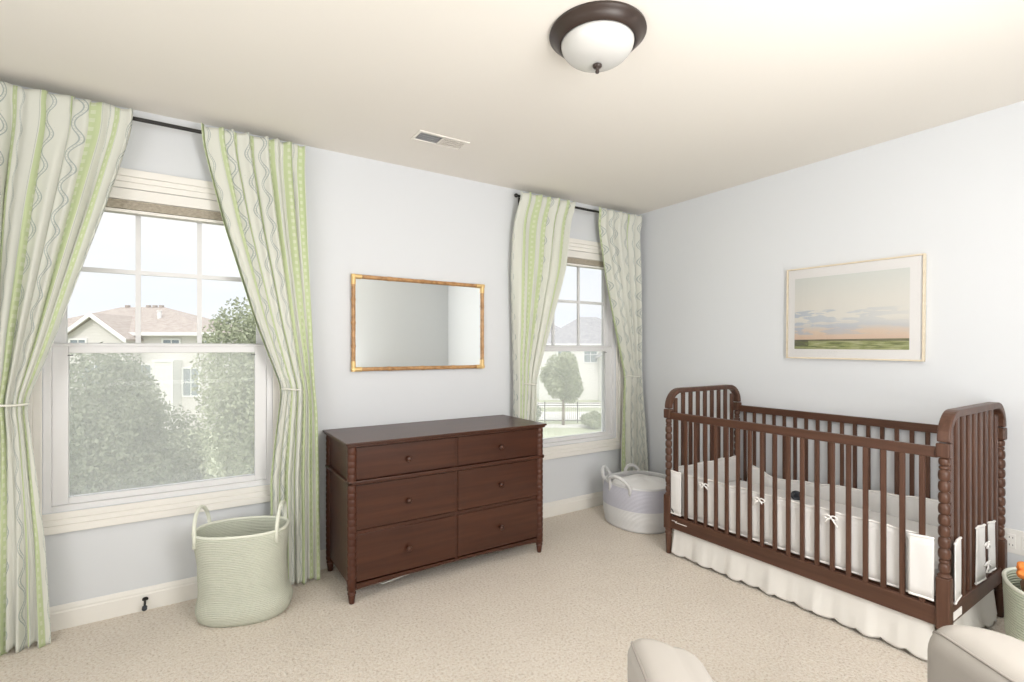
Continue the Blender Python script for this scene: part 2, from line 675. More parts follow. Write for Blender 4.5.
# ------------------------------------------------------------------ curtain rods and curtains
def rod(label, x0, x1, z=2.408, y=-0.09):
    e = empty('curtain_rod', ((x0 + x1) / 2, 0, z), 0, label, 'curtain rod', 'black curtain rods')
    cx = (x0 + x1) / 2
    h = (x1 - x0) / 2
    MB().tube([(-h, y, 0), (h, y, 0)], .0095, 12).build('rod', M['black'], e, auto=40)
    for s in (-1, 1):
        T = Matrix.Rotation(s * math.pi / 2, 4, 'Y')
        MB().lathe([(0.009, 0), (0.014, .002), (0.015, .012), (0.010, .020), (0.002, .023)], 12, (s * h, y, 0), T).build('finial', M['black'], e, auto=40)
        b = MB()
        b.tube([(s * (h - .08), y, -.012), (s * (h - .08), 0, -.012)], .006, 8)
        b.box(s * (h - .08) - .012, -.006, -.045, s * (h - .08) + .012, 0, .02)
        b.build('bracket', M['black'], e)


rod('black curtain rod above the large left window', -4.42, -2.83)
rod('black curtain rod above the far corner window', -1.345, -0.135)


def curtain(label, keys, nf, seed, width, tie, outer, uoff=0.0):
    """keys: (z, x left, x right, fold depth) from top to hem; outer = -1 / 1 says which edge hangs beside the window"""
    rnd = random.Random(seed)
    ph = [rnd.uniform(0, 6.28) for _ in range(8)]
    zt, zb = keys[0][0], keys[-1][0]
    cx = (keys[0][1] + keys[0][2]) / 2
    e = empty('curtain', (cx, -0.09, 0), 0, label, 'curtain', 'green and cream printed curtains')

    def at(z):
        for a, b in zip(keys, keys[1:]):
            if z >= b[0] - 1e-9:
                t = (a[0] - z) / (a[0] - b[0])
                return [a[i] + (b[i] - a[i]) * t for i in (1, 2, 3)]
        return list(keys[-1][1:])

    def atS(z):
        w = 0.05
        s = [at(min(zt, max(zb, z + d))) for d in (-w, -w / 2, 0, w / 2, w)]
        return [sum(q[i] for q in s) / 5 for i in range(3)]

    def fn(s, v):
        z = zt + (zb - zt) * v
        xl, xr, am = atS(z)
        am *= 1 + .3 * max(0, min(1, (2.32 - z) / .3))
        if z > 2.36:
            am *= .85
        q = s + .022 * math.sin(2 * math.pi * s * 2.3 + ph[0]) + .014 * math.sin(2 * math.pi * s * 5.1 + ph[1] + z * .9)
        fi = 2 * math.pi * nf * q
        big = math.sin(fi + .25 * math.sin(z * 2 + ph[2]))
        y = am * (big * (0.75 + .25 * math.sin(s * 9 + ph[3])) + .28 * math.sin(2 * fi + ph[4] + z * 1.3) + .14 * math.sin(3.1 * fi + ph[5] - z * 2.1))
        wx = (xr - xl)
        y -= .030 * math.exp(-((z - 2.41) / .09) ** 2)
        y -= .035 * max(0, (v - .35) / .65) ** 1.5
        x = xl + wx * s + wx / nf * .24 * math.cos(fi + ph[6] * .2) * min(1, am / .02) * (1 if 0.02 < s < .98 else 0)
        top = .008 * math.sin(fi + 1.0) * max(0, 1 - v * 30)
        hem = .010 * math.sin(fi * .5 + ph[7]) * max(0, v * 12 - 11)
        if tie:
            dz = abs(z - tie[0])
            y -= .018 * math.exp(-(dz / .10) ** 2) * math.sin(math.pi * s)
        return (x - cx, min(y, .062), z + top + hem)
    cl = MB()
    nu, nv = 34 * nf // 2 + 40, 150
    cl.grid(nu, nv, fn, lambda s, v: (s * width + uoff, (zt - zb) * v))
    cl.build('curtain_panel', M['curtain'], e, smooth=True, solid=0.0015, fix=False)
    if tie:
        tz, tx0, tx1 = tie
        pts = []
        for k in range(36):
            a = 2 * math.pi * k / 36
            pts.append(((tx0 + tx1) / 2 - cx + (tx1 - tx0) / 2 * math.cos(a) * 1.02, -.014 + .046 * math.sin(a), tz + .004 * math.sin(a * 2)))
        MB().tube(pts, .005, 8, closed=True).build('tieback_cord', M['cord'], e, smooth=True)
    return e


CT = 2.438
curtain('green and cream curtain at the far left edge, left of the large window',
        [(CT, -4.40, -3.558, .020), (2.36, -4.40, -3.562, .018), (1.95, -4.36, -3.665, .026), (1.35, -4.24, -3.835, .030), (1.062, -4.14, -3.931, .024),
         (0.95, -4.15, -3.918, .026), (0.45, -4.22, -3.868, .034), (0.012, -4.26, -3.845, .036)], 10, 3, 2.3, (1.062, -4.14, -3.928), -1, .12)
curtain('green and cream curtain between the large left window and the dresser',
        [(CT, -3.285, -2.79, .020), (2.36, -3.28, -2.79, .018), (1.95, -3.185, -2.775, .026), (1.45, -3.04, -2.75, .030), (1.078, -2.908, -2.735, .026),
         (0.95, -2.925, -2.722, .028), (0.6, -2.965, -2.715, .034), (0.012, -2.965, -2.715, .036)], 7, 11, 1.55, (1.078, -2.908, -2.80), 1, .04)
curtain('green and cream curtain left of the corner window, behind the dresser end',
        [(CT, -1.330, -0.821, .020), (2.36, -1.335, -0.84, .018), (2.18, -1.37, -.87, .02), (1.9, -1.38, -0.915, .026), (1.45, -1.365, -1.06, .030), (1.045, -1.36, -1.195, .026),
         (0.9, -1.36, -1.185, .028), (0.5, -1.37, -1.235, .030), (0.012, -1.37, -1.255, .030)], 6, 23, 1.45, (1.045, -1.305, -1.198), -1, .1)
curtain('green and cream curtain in the room corner behind the white basket',
        [(CT, -0.575, -0.097, .020), (2.36, -0.57, -0.10, .018), (1.9, -0.475, -0.10, .026), (1.4, -0.335, -0.10, .030), (1.07, -0.255, -0.10, .026),
         (0.95, -0.265, -0.09, .028), (0.5, -0.29, -0.065, .032), (0.012, -0.30, -0.055, .034)], 6, 37, 1.45, (1.07, -0.258, -0.10), 1, .02)


# ------------------------------------------------------------------ dresser
def knob(parent, x, y, z, mat):
    T = Matrix.Rotation(math.pi / 2, 4, 'X')
    return MB().lathe([(.007, 0), (.006, .006), (.0065, .010), (.013, .014), (.0155, .020), (.013, .026), (.006, .029), (.001, .0295)], 16, (x, y, z), T).build('knob', mat, parent, smooth=True)


def bobbin(prof, z0, z1, n, r, neck):
    """append n beads between z0 and z1"""
    p = (z1 - z0) / n
    for k in range(n):
        for j in range(7):
            a = math.pi * j / 6
            prof.append((neck + (r - neck) * math.sin(a) ** .7 if 0 < j < 6 else neck, z0 + k * p + p * (0.5 - 0.5 * math.cos(a)) * .94 + p * .03))


DX0, DX1, DY0, DY1, DZ = -2.675, -1.418, -0.545, -0.020, 0.824
dr = empty('dresser', ((DX0 + DX1) / 2, (DY0 + DY1) / 2, 0), 0,
           'dark brown wooden six-drawer dresser with turned corner posts below the mirror', 'dresser')
ccx, ccy = (DX0 + DX1) / 2, (DY0 + DY1) / 2
hx, hy = (DX1 - DX0) / 2, (DY1 - DY0) / 2
t_ = MB()
t_.box(-hx, -hy, DZ - .012, hx, hy, DZ)
t_.box(-hx + .008, -hy + .008, DZ - .024, hx - .008, hy - .004, DZ - .012)
t_.build('top', M['walnut'], dr, bevel=.004)
bx, by = hx - .028, hy - .028
c_ = MB()
c_.box(-bx, -by, .085, -bx + .018, by, DZ - .024)
c_.box(bx - .018, -by, .085, bx, by, DZ - .024)
c_.box(-bx + .004, by - .014, .09, bx - .004, by - .002, DZ - .026)
c_.box(-bx + .005, -by + .03, .088, bx - .005, by - .004, .10)
c_.box(-.008, -by + .004, .085, .008, by, DZ - .024)
for z in (.345, .600):
    c_.box(-bx + .006, -by + .006, z, bx - .006, by - .016, z + .02)
c_.box(-bx + .003, -by + .004, DZ - .034, bx - .003, by - .006, DZ - .023)
c_.build('carcass', M['walnut'], dr)
ap = MB()
n_ = 20
vs = []
for y in (-by, -by + .016):
    for k in range(n_ + 1):
        x = -bx + .03 + (2 * bx - .06) * k / n_
        vs += [(x, y, .098), (x, y, .066 + .018 * (1 - abs(2 * k / n_ - 1)) ** .5)]
fs = []
K = 2 * (n_ + 1)
for k in range(n_):
    a = 2 * k
    fs += [(a, a + 1, a + 3, a + 2), (K + a, K + a + 2, K + a + 3, K + a + 1), (a + 1, K + a + 1, K + a + 3, a + 3), (a, a + 2, K + a + 2, K + a)]
ap.add(vs, fs).build('apron', M['walnut'], dr)
ml = MB()
ml.box(-hx + .012, -hy + .012, .604, hx - .012, -by + .03, .626)
for s in (-1, 1):
    ml.box(min(s * (hx - .012), s * (bx - .01)), -hy + .012, .606, max(s * (hx - .012), s * (bx - .01)), hy - .01, .622)
ml.build('waist_moulding', M['walnut'], dr, bevel=.005)
for sx in (-1, 1):
    for sy in (-1, 1):
        px_, py_ = sx * (bx - .008), sy * (by - .008)
        pr = [(.020, .085)]
        for k in range(15):
            z = .095 + k * (.505 / 15)
            p = .505 / 15
            pr += [(.0235, z + p * .1), (.0245, z + p * .5), (.0235, z + p * .86), (.0222, z + p * .93), (.0222, z + p)]
        pr += [(.024, .601), (.024, .626)]
        for k in range(5):
            p = .168 / 5
            z = .628 + k * p
            pr += [(.0235, z + p * .1), (.0245, z + p * .5), (.0235, z + p * .86), (.0222, z + p * .93), (.0222, z + p)]
        pr += [(.024, .799)]
        MB().lathe(pr, 20, (px_, py_, 0)).build('corner_post', M['walnut_v'], dr, auto=50)
        MB().lathe([(.012, 0), (.0145, .004), (.0185, .042), (.0165, .046), (.0215, .050), (.0215, .058), (.017, .062), (.0235, .070), (.0235, .088)], 20, (px_, py_, 0)).build('leg', M['walnut_v'], dr, auto=50)
for sx in (-1, 1):
    for z0, z1 in ((.626, .796), (.368, .601), (.104, .348)):
        xa, xb = (-bx + .022, -.008) if sx < 0 else (.008, bx - .022)
        y = -by - .001
        d = MB().box(xa + .002, y, z0 + .002, xb - .002, y + .020, z1 - .002).build('drawer', M['walnut'], dr, bevel=.002)
        knob(d, (xa + xb) / 2, y, (z0 + z1) / 2 - .003, M['walnut'])
for o in dr.children:
    pass

# thin white strip lying under the dresser front
tag(MB().tube([(-2.50, -.46, .06), (-2.475, -.505, .058), (-2.215, -.462, .066)], .0022, 6).build('cable', M['white_plastic'], None),
    'thin white cable end poking out from under the front of the dresser', 'cable')

# ------------------------------------------------------------------ wall mirror (hangs with a small turn out of the wall)
mx0, mx1, mz0, mz1 = -2.508, -1.580, 1.163, 1.756
mo = empty('wall_mirror', ((mx0 + mx1) / 2, -0.004, (mz0 + mz1) / 2), R(0.3),
           'wide wall mirror in a gold bamboo frame above the dresser', 'mirror')
mw, mh = (mx1 - mx0) / 2, (mz1 - mz0) / 2
fr = MB()


def bamboo_bar(mb, a, b, r):
    a, b = Vector(a), Vector(b)
    n = 40
    pts, rr = [], []
    for k in range(n + 1):
        t = k / n
        pts.append(a.lerp(b, t))
        node = min(abs(t * 4.0 - round(t * 4.0)) * 10, 1)
        rr.append(r * (1.0 + .16 * (1 - node)))
    mb.tube(pts, rr, 10)


r_ = .0125
bamboo_bar(fr, (-mw + r_, -.016, mh - r_), (mw - r_, -.016, mh - r_), r_)
bamboo_bar(fr, (-mw + r_, -.016, -mh + r_), (mw - r_, -.016, -mh + r_), r_)
bamboo_bar(fr, (-mw + r_, -.016, -mh + r_), (-mw + r_, -.016, mh - r_), r_)
bamboo_bar(fr, (mw - r_, -.016, -mh + r_), (mw - r_, -.016, mh - r_), r_)
fr.build('frame', M['bamboo'], mo, smooth=True)
for sx in (-1, 1):
    for sz in (-1, 1):
        cb = MB()
        X, Z = sx * (mw - r_), sz * (mh - r_)
        cb.tube([(X + sx * .013, -.016, Z), (X - sx * .05, -.016, Z)], .0145, 12)
        cb.tube([(X, -.016, Z + sz * .013), (X, -.016, Z - sz * .05)], .0145, 12)
        cb.build('corner_wrap', M['brass'], mo, auto=50)
MB().box(-mw + .018, -.012, -mh + .018, mw - .018, -.008, mh - .018).build('mirror_glass', M['mirror'], mo)
MB().box(-mw + .014, -.008, -mh + .014, mw - .014, .000, mh - .014).build('backing', M['black'], mo)

# ------------------------------------------------------------------ framed landscape print on the right wall
py0, py1, pz0, pz1 = -2.056, -1.319, 1.236, 1.818
pc = empty('framed_picture', (-0.003, (py0 + py1) / 2, (pz0 + pz1) / 2), 0,
           'framed landscape print with green field and pale sunset sky above the crib', 'picture')
pw, ph = (py1 - py0) / 2, (pz1 - pz0) / 2
pf = MB()
ft = .0085
pf.box(-.026, -pw, -ph, 0, pw, -ph + ft)
pf.box(-.026, -pw, ph - ft, 0, pw, ph)
pf.box(-.026, -pw, -ph + ft, 0, -pw + ft, ph - ft)
pf.box(-.026, pw - ft, -ph + ft, 0, pw, ph - ft)
pf.build('frame', M['oak'], pc, bevel=.001)
MB().box(-.014, -pw + ft, -ph + ft, -.002, pw - ft, ph - ft).build('mat_board', M['mat_board'], pc)
# the print: procedural landscape, v up, y to the left
m = Mat('landscape_print', (0.7, 0.7, 0.7), 0.7, 0.15)
t = m.n('ShaderNodeTexCoord')
s_ = m.n('ShaderNodeSeparateXYZ')
m.l(t.outputs['UV'], s_.inputs[0])
v = s_.outputs[1]
u_ = s_.outputs[0]
mpn = m.n('ShaderNodeMapping')
mpn.inputs['Scale'].default_value = (2.2, 9, 1)
m.l(t.outputs['UV'], mpn.inputs[0])
n1 = m.noise(mpn.outputs[0], 1.5, 5, .55)
vv = m.math('ADD', v, m.math('MULTIPLY', m.math('SUBTRACT', n1, .5), .10))
sky = m.ramp(vv, [(0.15, (0.74, 0.56, 0.44)), (0.23, (0.76, 0.62, 0.50)), (0.31, (0.68, 0.66, 0.64)), (0.40, (0.82, 0.80, 0.74)), (0.65, (0.82, 0.80, 0.74)), (1.0, (0.74, 0.76, 0.72))])
cl_ = m.math('MULTIPLY', m.math('GREATER_THAN', n1, .50), m.math('LESS_THAN', m.math('ABSOLUTE', m.math('SUBTRACT', v, .37)), .17))
left = m.math('SUBTRACT', 1.0, u_)
cmix = m.math('MULTIPLY', m.math('MULTIPLY', cl_, .75), m.math('ADD', m.math('MULTIPLY', left, .8), .15))
sky = m.mix(cmix, sky, (0.47, 0.54, 0.64))
mp2 = m.n('ShaderNodeMapping')
mp2.inputs['Scale'].default_value = (3, 22, 1)
m.l(t.outputs['UV'], mp2.inputs[0])
n2 = m.noise(mp2.outputs[0], 2.0, 4, .6)
field = m.ramp(n2, [(0.35, (0.17, 0.19, 0.09)), (0.5, (0.33, 0.36, 0.16)), (0.62, (0.50, 0.50, 0.30))])
field = m.mix(m.math('MULTIPLY', m.math('LESS_THAN', m.math('ABSOLUTE', m.math('SUBTRACT', v, .125)), .014), .8), field, (0.15, 0.14, 0.10))
dark = m.math('MULTIPLY', m.math('LESS_THAN', u_, .14), m.math('LESS_THAN', m.math('ABSOLUTE', m.math('SUBTRACT', v, .08)), .045))
field = m.mix(m.math('MULTIPLY', m.math('MULTIPLY', dark, m.math('GREATER_THAN', n2, .44)), .8), field, (0.10, 0.10, 0.08))
hz = m.math('ADD', 0.13, m.math('MULTIPLY', u_, 0.012))
m.base(m.mix(m.math('GREATER_THAN', v, hz), field, sky))
M['print'] = m.m
pr_ = MB()
prx0, prx1 = pw - .050, -pw + .068      # left edge (nearer the corner) to right edge
prz0, prz1 = -ph + .062, ph - .066
pr_.grid(2, 2, lambda a, b: (-.0150, prx0 + (prx1 - prx0) * a, prz0 + (prz1 - prz0) * b), lambda a, b: (a, b))
pr_.build('print', M['print'], pc, fix=False)
MB().box(-.020, -pw + ft, -ph + ft, -.0185, pw - ft, ph - ft).build('picture_glass', M['clear'], pc)
pc.rotation_euler = (R(0.55), 0, 0)

# ------------------------------------------------------------------ ceiling light
cl = empty('ceiling_light', (-2.056, -1.700, CH), 0, 'flush ceiling light with dark bronze rim and frosted glass bowl', 'ceiling light')
MB().lathe([(.150, 0), (.178, -.001), (.180, -.010), (.172, -.018), (.166, -.022), (.162, -.028), (.152, -.037), (.145, -.042), (.140, -.043), (.136, -.040), (.132, -.025), (.12, -.01)], 64).build('canopy_rim', M['bronze'], cl, auto=35)
m = Mat('frosted_glass', (0.6, 0.6, 0.58), 0.25, 0.5)
m.base(m.mix(m.noise(m.coord(), 6, 3), (0.62, 0.61, 0.585), (0.55, 0.55, 0.535)))
M['frost'] = m.m
pf_ = []
for k in range(17):
    a = k / 16 * math.pi / 2
    pf_.append((.1355 * math.cos(a) ** .9 if k < 16 else .001, -.038 - .080 * math.sin(a)))
MB().lathe(pf_, 64).build('glass_bowl', M['frost'], cl, smooth=True)
MB().lathe([(.004, -.118), (.017, -.121), (.018, -.126), (.014, -.131), (.006, -.134), (.0055, -.140), (.008, -.144), (.007, -.150), (.001, -.153)], 24).build('finial', M['bronze'], cl, smooth=True)

# ceiling vent
ve = empty('ceiling_vent', (-2.138, -.495, CH), 0, 'small white louvred air vent in the ceiling', 'vent')
fv = MB()
vw, vh = .155, .068
fv.box(-vw, -vh, -.006, vw, -vh + .018, 0)
fv.box(-vw, vh - .018, -.006, vw, vh, 0)
fv.box(-vw, -vh + .018, -.006, -vw + .018, vh - .018, 0)
fv.box(vw - .018, -vh + .018, -.006, vw, vh - .018, 0)
fv.box(-.006, -vh + .018, -.006, .006, vh - .018, 0)
fv.build('vent_frame', M['ceiling'], ve, bevel=.002)
for s in (-1, 1):
    lv = MB()
    for k in range(12):
        x = s * (.012 + k * .0108 + .004)
        lean = .004 if s > 0 else .0006
        zb_ = -.005 if s > 0 else -.0016
        lv.add([(x - lean - .001, -vh + .018, zb_), (x - lean + .001, -vh + .018, zb_), (x + lean + .001, -vh + .018, -.0005), (x + lean - .001, -vh + .018, -.0005),
                (x - lean - .001, vh - .018, zb_), (x - lean + .001, vh - .018, zb_), (x + lean + .001, vh - .018, -.0005), (x + lean - .001, vh - .018, -.0005)],
               [(0, 1, 2, 3), (7, 6, 5, 4), (0, 4, 5, 1), (1, 5, 6, 2), (2, 6, 7, 3), (3, 7, 4, 0)])
    for k in range(4):
        y = -vh + .018 + (k + .5) * (2 * vh - .036) / 4
        lv.box(min(s * .01, s * .139), y - .0012, zb_, max(s * .01, s * .139), y + .0012, -.001)
    lv.build('louvre', M['ceiling'] if s > 0 else M['vinyl'], ve, fix=True)
MB().box(-vw + .018, -vh + .018, -.0006, -.006, vh - .018, -.0001).build('duct_shade', M['rubber'], ve)  # thin dark sheet stands in for the shade inside the duct

# outlet on the right wall
ou = empty('wall_outlet', (0, -2.415, .372), 0, 'white double outlet plate on the right wall behind the crib end', 'outlet')
MB().box(-.006, -.058, -.058, 0, .058, .058).build('cover_plate', M['white_plastic'], ou, bevel=.002)
for s in (-1, 1):
    sk_ = MB().box(-.009, s * .026 - .016, -.034, -.005, s * .026 + .016, .034).build('socket', M['white_plastic'], ou, bevel=.002)
    for z in (-.018, .018):
        for q in (-.006, .006):
            MB().box(-.0095, s * .026 + q - .0012, z - .004, -.0088, s * .026 + q + .0012, z + .004).build('slot', M['rubber'], sk_)

# door stop on the baseboard
ds = empty('door_stop', (-3.518, -.016, .058), 0, 'small black door stop screwed to the baseboard under the left window', 'door stop')
T = Matrix.Rotation(math.pi / 2, 4, 'X')
MB().lathe([(.013, 0), (.013, .004), (.005, .006), (.005, .050)], 14, (0, 0, 0), T).build('stem', M['black'], ds, auto=40)
MB().lathe([(.006, .046), (.011, .048), (.011, .062), (.008, .066)], 14, (0, 0, 0), T).build('tip', M['rubber'], ds, auto=40)
ds.rotation_euler = (R(28), 0, 0)


# ------------------------------------------------------------------ baskets
def basket(label, cat, loc, rz, H, rings, mat, edge, handles, hr=.009, group=None, nseg=56):
    """rings: (t, rx, ry, ox, oy) outline from base to rim; thick coiled wall, open on top"""
    e = empty('storage_basket', loc, rz, label, cat, group)

    def at(t):
        for a, b in zip(rings, rings[1:]):
            if t <= b[0] + 1e-9:
                q = (t - a[0]) / (b[0] - a[0])
                q = q * q * (3 - 2 * q)
                return [a[i] + (b[i] - a[i]) * q for i in range(1, 5)]
        return list(rings[-1][1:])

    def P(a, t, inset=0):
        rx, ry, ox, oy = at(t)
        c, s = math.cos(a), math.sin(a)
        k = .84
        return Vector((ox + (rx - inset) * math.copysign(abs(c) ** k, c), oy + (ry - inset) * math.copysign(abs(s) ** k, s), H * t))
    mb = MB()
    nv = 34
    mb.grid(nseg, nv, lambda u, v: P(2 * math.pi * u, v), wrap=True)
    mb.grid(nseg, nv, lambda u, v: P(2 * math.pi * u, 1 - v * .97, .010), wrap=True)
    o = len(mb.v)
    # close rim and floors
    n = nseg
    for i in range(n):
        j = (i + 1) % n
        mb.f.append(((nv - 1) * n + i, (nv - 1) * n + j, nv * n + j, nv * n + i))
    mb.f.append(tuple(reversed(range(n))))
    mb.f.append(tuple((2 * nv - 1) * n + i for i in range(n)))
    body = mb.build('basket_body', mat, e, smooth=True)
    rim = [P(2 * math.pi * k / nseg, 1, .005) + Vector((0, 0, .002)) for k in range(nseg)]
    MB().tube(rim, .0075, 8, closed=True).build('rim', edge, e, smooth=True)
    for (ac, spread, up, lean) in handles:
        pts = []
        p0, p1 = P(ac - spread, 1), P(ac + spread, 1)
        mid = (p0 + p1) / 2
        out = Vector((math.cos(ac), math.sin(ac), 0))
        pts.append(p0 + Vector((0, 0, -.05)) + out * .004)
        for k in range(15):
            q = math.pi * k / 14
            w = (p1 - p0) / 2
            pts.append(mid - w * math.cos(q) + Vector((0, 0, up * math.sin(q))) + out * (.004 + lean * math.sin(q)))
        pts.append(p1 + Vector((0, 0, -.05)) + out * .004)
        MB().tube(pts, hr, 8).build('handle', edge, e, smooth=True)
    return e, P


basket('tall oval sage green rope basket with two handles under the left window', 'basket', (-3.108, -.285, 0), R(-20), .412,
       [(0, .190, .150, .01, 0), (.04, .208, .165, .01, 0), (.12, .214, .172, .01, 0), (.32, .196, .160, .004, 0), (.6, .197, .155, 0, 0), (1.0, .213, .150, -.006, 0)],
       M['rope_green'], M['rope_edge'], [(R(0), R(38), .115, .005), (R(180), R(38), .115, .01)])
# low basket in the corner: white below, lavender above
e, P = basket('low round white and lavender rope basket in the room corner', 'basket', (-.470, -.478, 0), 0, .31,
              [(0, .245, .245, 0, 0), (.05, .262, .262, 0, 0), (.35, .275, .275, 0, 0), (.8, .275, .275, 0, 0), (1.0, .262, .262, 0, 0)],
              M['rope_white'], M['rope_white'], [(R(-175), R(17), .075, .045), (R(120), R(17), .070, .03), (R(62), R(13), .05, .02)], hr=.013)
band = MB()
band.grid(56, 8, lambda u, v: P(2 * math.pi * u, .50 + v * .485, -.0025), wrap=True)
band.build('lavender_band', M['rope_lavender'], e, smooth=True)
# folded white blanket in it
bl = MB()
for k, (rr, hh) in enumerate(((.235, .030), (.225, .055))):
    bl.grid(40, 12, lambda u, v, rr=rr, hh=hh: (
        rr * math.sin(math.pi / 2 * v) * math.cos(2 * math.pi * u), rr * math.sin(math.pi / 2 * v) * math.sin(2 * math.pi * u),
        .275 + hh * math.cos(math.pi / 2 * v) + .006 * math.sin(5 * u * 6.28 + v * 6)), wrap=True)
o = bl.build('blanket', M['sheet'], None, smooth=True)
o.location = (-.470, -.478, 0)
tag(o, 'soft white blanket heaped inside the corner basket', 'blanket')
# green basket by the crib end
e, P = basket('ribbed green rope basket at the right edge beside the crib end', 'basket', (-.440, -2.640, 0), R(20), .345,
              [(0, .17, .15, 0, 0), (.06, .185, .165, 0, 0), (.5, .195, .175, 0, 0), (1.0, .205, .180, 0, 0)],
              M['rope_green2'], M['rope_edge'], [])


def blob(r, sq, seed, amp=.12):
    rnd = random.Random(seed)
    ps = [rnd.uniform(0, 6) for _ in range(4)]
    mb = MB()
    mb.grid(24, 16, lambda u, v: (
        r * sq[0] * math.sin(math.pi * max(.001, min(.999, v))) * math.cos(2 * math.pi * u) * (1 + amp * math.sin(3 * 6.28 * u + ps[0]) * math.sin(5 * v + ps[1])),
        r * sq[1] * math.sin(math.pi * max(.001, min(.999, v))) * math.sin(2 * math.pi * u) * (1 + amp * math.sin(2 * 6.28 * u + ps[2]) * math.cos(4 * v + ps[3])),
        r * sq[2] * -math.cos(math.pi * v)), wrap=True)
    return mb


o = blob(.150, (1, .82, .45), 4).build('stuffed_toy', M['brown_plush'], None, smooth=True)
o.location = (-.440, -2.640, .325)
tag(o, 'brown plush toy filling the green basket by the crib end', 'toy')
ot = OT = empty('stuffed_toy', CW(2.025, 1.97, .415), 0, 'bright orange plush toy on top of the brown one in the green basket', 'toy')
blob(.045, (1.2, 1, .8), 7, .2).build('body', M['orange'], ot, smooth=True)
h_ = blob(.028, (1, 1, 1), 9, .2).build('head', M['orange'], ot, smooth=True)
h_.location = (-.012, .012, .042)
for k, (x, y, z) in enumerate(((-.050, .01, .012), (.045, .03, .01), (.02, -.045, .0))):
    l_ = blob(.020, (1.3, 1, .9), 20 + k, .2).build('limb', M['orange'], ot, smooth=True)
    l_.location = (x, y, z)

OT.scale = (.66, .66, .66)

# ------------------------------------------------------------------ crib
FLp, FRp = Vector((-.769, -.970)), Vector((-.768, -2.354))
cl_len = (FRp - FLp).length
crz = math.atan2((FRp - FLp).y, (FRp - FLp).x)
cb = empty('crib', (FLp.x, FLp.y, 0), crz, 'dark brown wooden spindle crib with beaded corner posts along the right wall', 'crib')
CL_, CD_ = cl_len, .737


def post(x, y):
    pr = [(.013, 0), (.0165, .006), (.020, .11), (.0175, .125), (.0235, .130), (.0235, .138), (.019, .142), (.023, .150), (.023, .166)]
    MB().lathe(pr, 20, (x, y, 0)).build('foot', M['crib'], cb, auto=50)
    b = MB()
    h = .0235
    b.box(x - h, y - h, .160, x + h, y + h, .375)
    b.build('post_block', M['crib'], cb, bevel=.006)
    pr = [(.020, .373), (.024, .378), (.017, .388)]
    bobbin(pr, .390, .430, 1, .0195, .013)
    bobbin(pr, .430, .446, 1, .0180, .013)
    bobbin(pr, .446, .810, 8, .0210, .0135)
    bobbin(pr, .810, .826, 1, .0185, .013)
    bobbin(pr, .826, .858, 1, .0195, .013)
    pr += [(.018, .862)]
    MB().lathe(pr, 22, (x, y, 0)).build('beaded_post', M['crib'], cb, auto=60)
    b = MB()
    b.box(x - h, y - h, .860, x + h, y + h, .918)
    b.build('top_block', M['crib'], cb, bevel=.006)


for x in (0, CL_):
    for y in (0, CD_):
        post(x, y)
for x in (0, CL_):
    pts = []
    Rr, top = .105, 1.033
    pts.append((x, 0, .922))
    pts.append((x, 0, top - Rr))
    for k in range(1, 11):
        a = math.pi / 2 * k / 10
        pts.append((x, Rr - Rr * math.cos(a), top - Rr + Rr * math.sin(a)))
    for k in range(10, -1, -1):
        a = math.pi / 2 * k / 10
        pts.append((x, CD_ - Rr + Rr * math.cos(a), top - Rr + Rr * math.sin(a)))
    pts.append((x, CD_, .922))
    MB().sweep(pts, (1, 0, 0), .044, .030).build('end_arch', M['crib'], cb, bevel=.007)
    MB().box(x - .012, .02, .172, x + .012, CD_ - .02, .245).build('end_rail', M['crib_x'], cb, bevel=.004)
    for k in range(9):
        y = .065 + k * (CD_ - .13) / 8
        ztop = 1.025 if .1 < y < CD_ - .1 else .985
        MB().box(x - .007, y - .016, .235, x + .007, y + .016, ztop).build('end_slat', M['crib'], cb, bevel=.004)
ns = 19
SL0, SL1 = .0615, 1.311
sx_ = [SL0 + (SL1 - SL0) * k / (ns - 1) for k in range(ns)]
for y in (0, CD_):
    MB().box(.018, y - .011, .855, CL_ - .018, y + .011, .900).build('top_rail', M['crib_x'], cb, bevel=.005)
    MB().box(.018, y - .012, .168, CL_ - .018, y + .012, .247).build('bottom_rail', M['crib_x'], cb, bevel=.004)
    for x in sx_:
        MB().box(x - .0105, y - .0075, .240, x + .0105, y + .0075, .862).build('spindle', M['crib'], cb, bevel=.004)
MB().box(.03, .03, .236, CL_ - .03, CD_ - .03, .250).build('mattress_support', M['crib'], cb)
lb = MB().box(CL_ + .012, .035, .185, CL_ + .0135, .155, .218).build('care_label', M['piping'], cb)
lb['label'] = 'white paper label'
lb = MB().box(.06, -.0130, .212, .145, -.0120, .216).build('maker_label', M['piping'], cb)
lb = MB().box(.035, -.0130, .219, .075, -.0120, .222).build('maker_label', M['piping'], cb)

# mattress, its own thing
mt = empty('crib_mattress', (FLp.x, FLp.y, 0), crz, 'white sheeted mattress inside the crib', 'mattress')
MB().box(.035, .045, .251, CL_ - .035, CD_ - .045, .385).build('fitted_sheet', M['sheet'], mt, bevel=.03)
# dark round soother on the mattress
o = empty('pacifier', (0, 0, 0), 0, 'small dark grey round pacifier lying in the crib near its left end', 'pacifier')
MB().lathe([(.001, 0), (.020, .001), (.024, .006), (.020, .011), (.001, .012)], 20).build('shield', M['rubber'], o, smooth=True)
MB().lathe([(.010, .010), (.012, .016), (.008, .030), (.010, .036), (.001, .042)], 16).build('teat', M['rubber'], o, smooth=True)
PAC = o

# liner: thin quilted mesh panels hung round the inside
ln = empty('crib_liner', (FLp.x, FLp.y, 0), crz, 'white mesh bumper liner tied round the inside of the crib', 'crib liner')


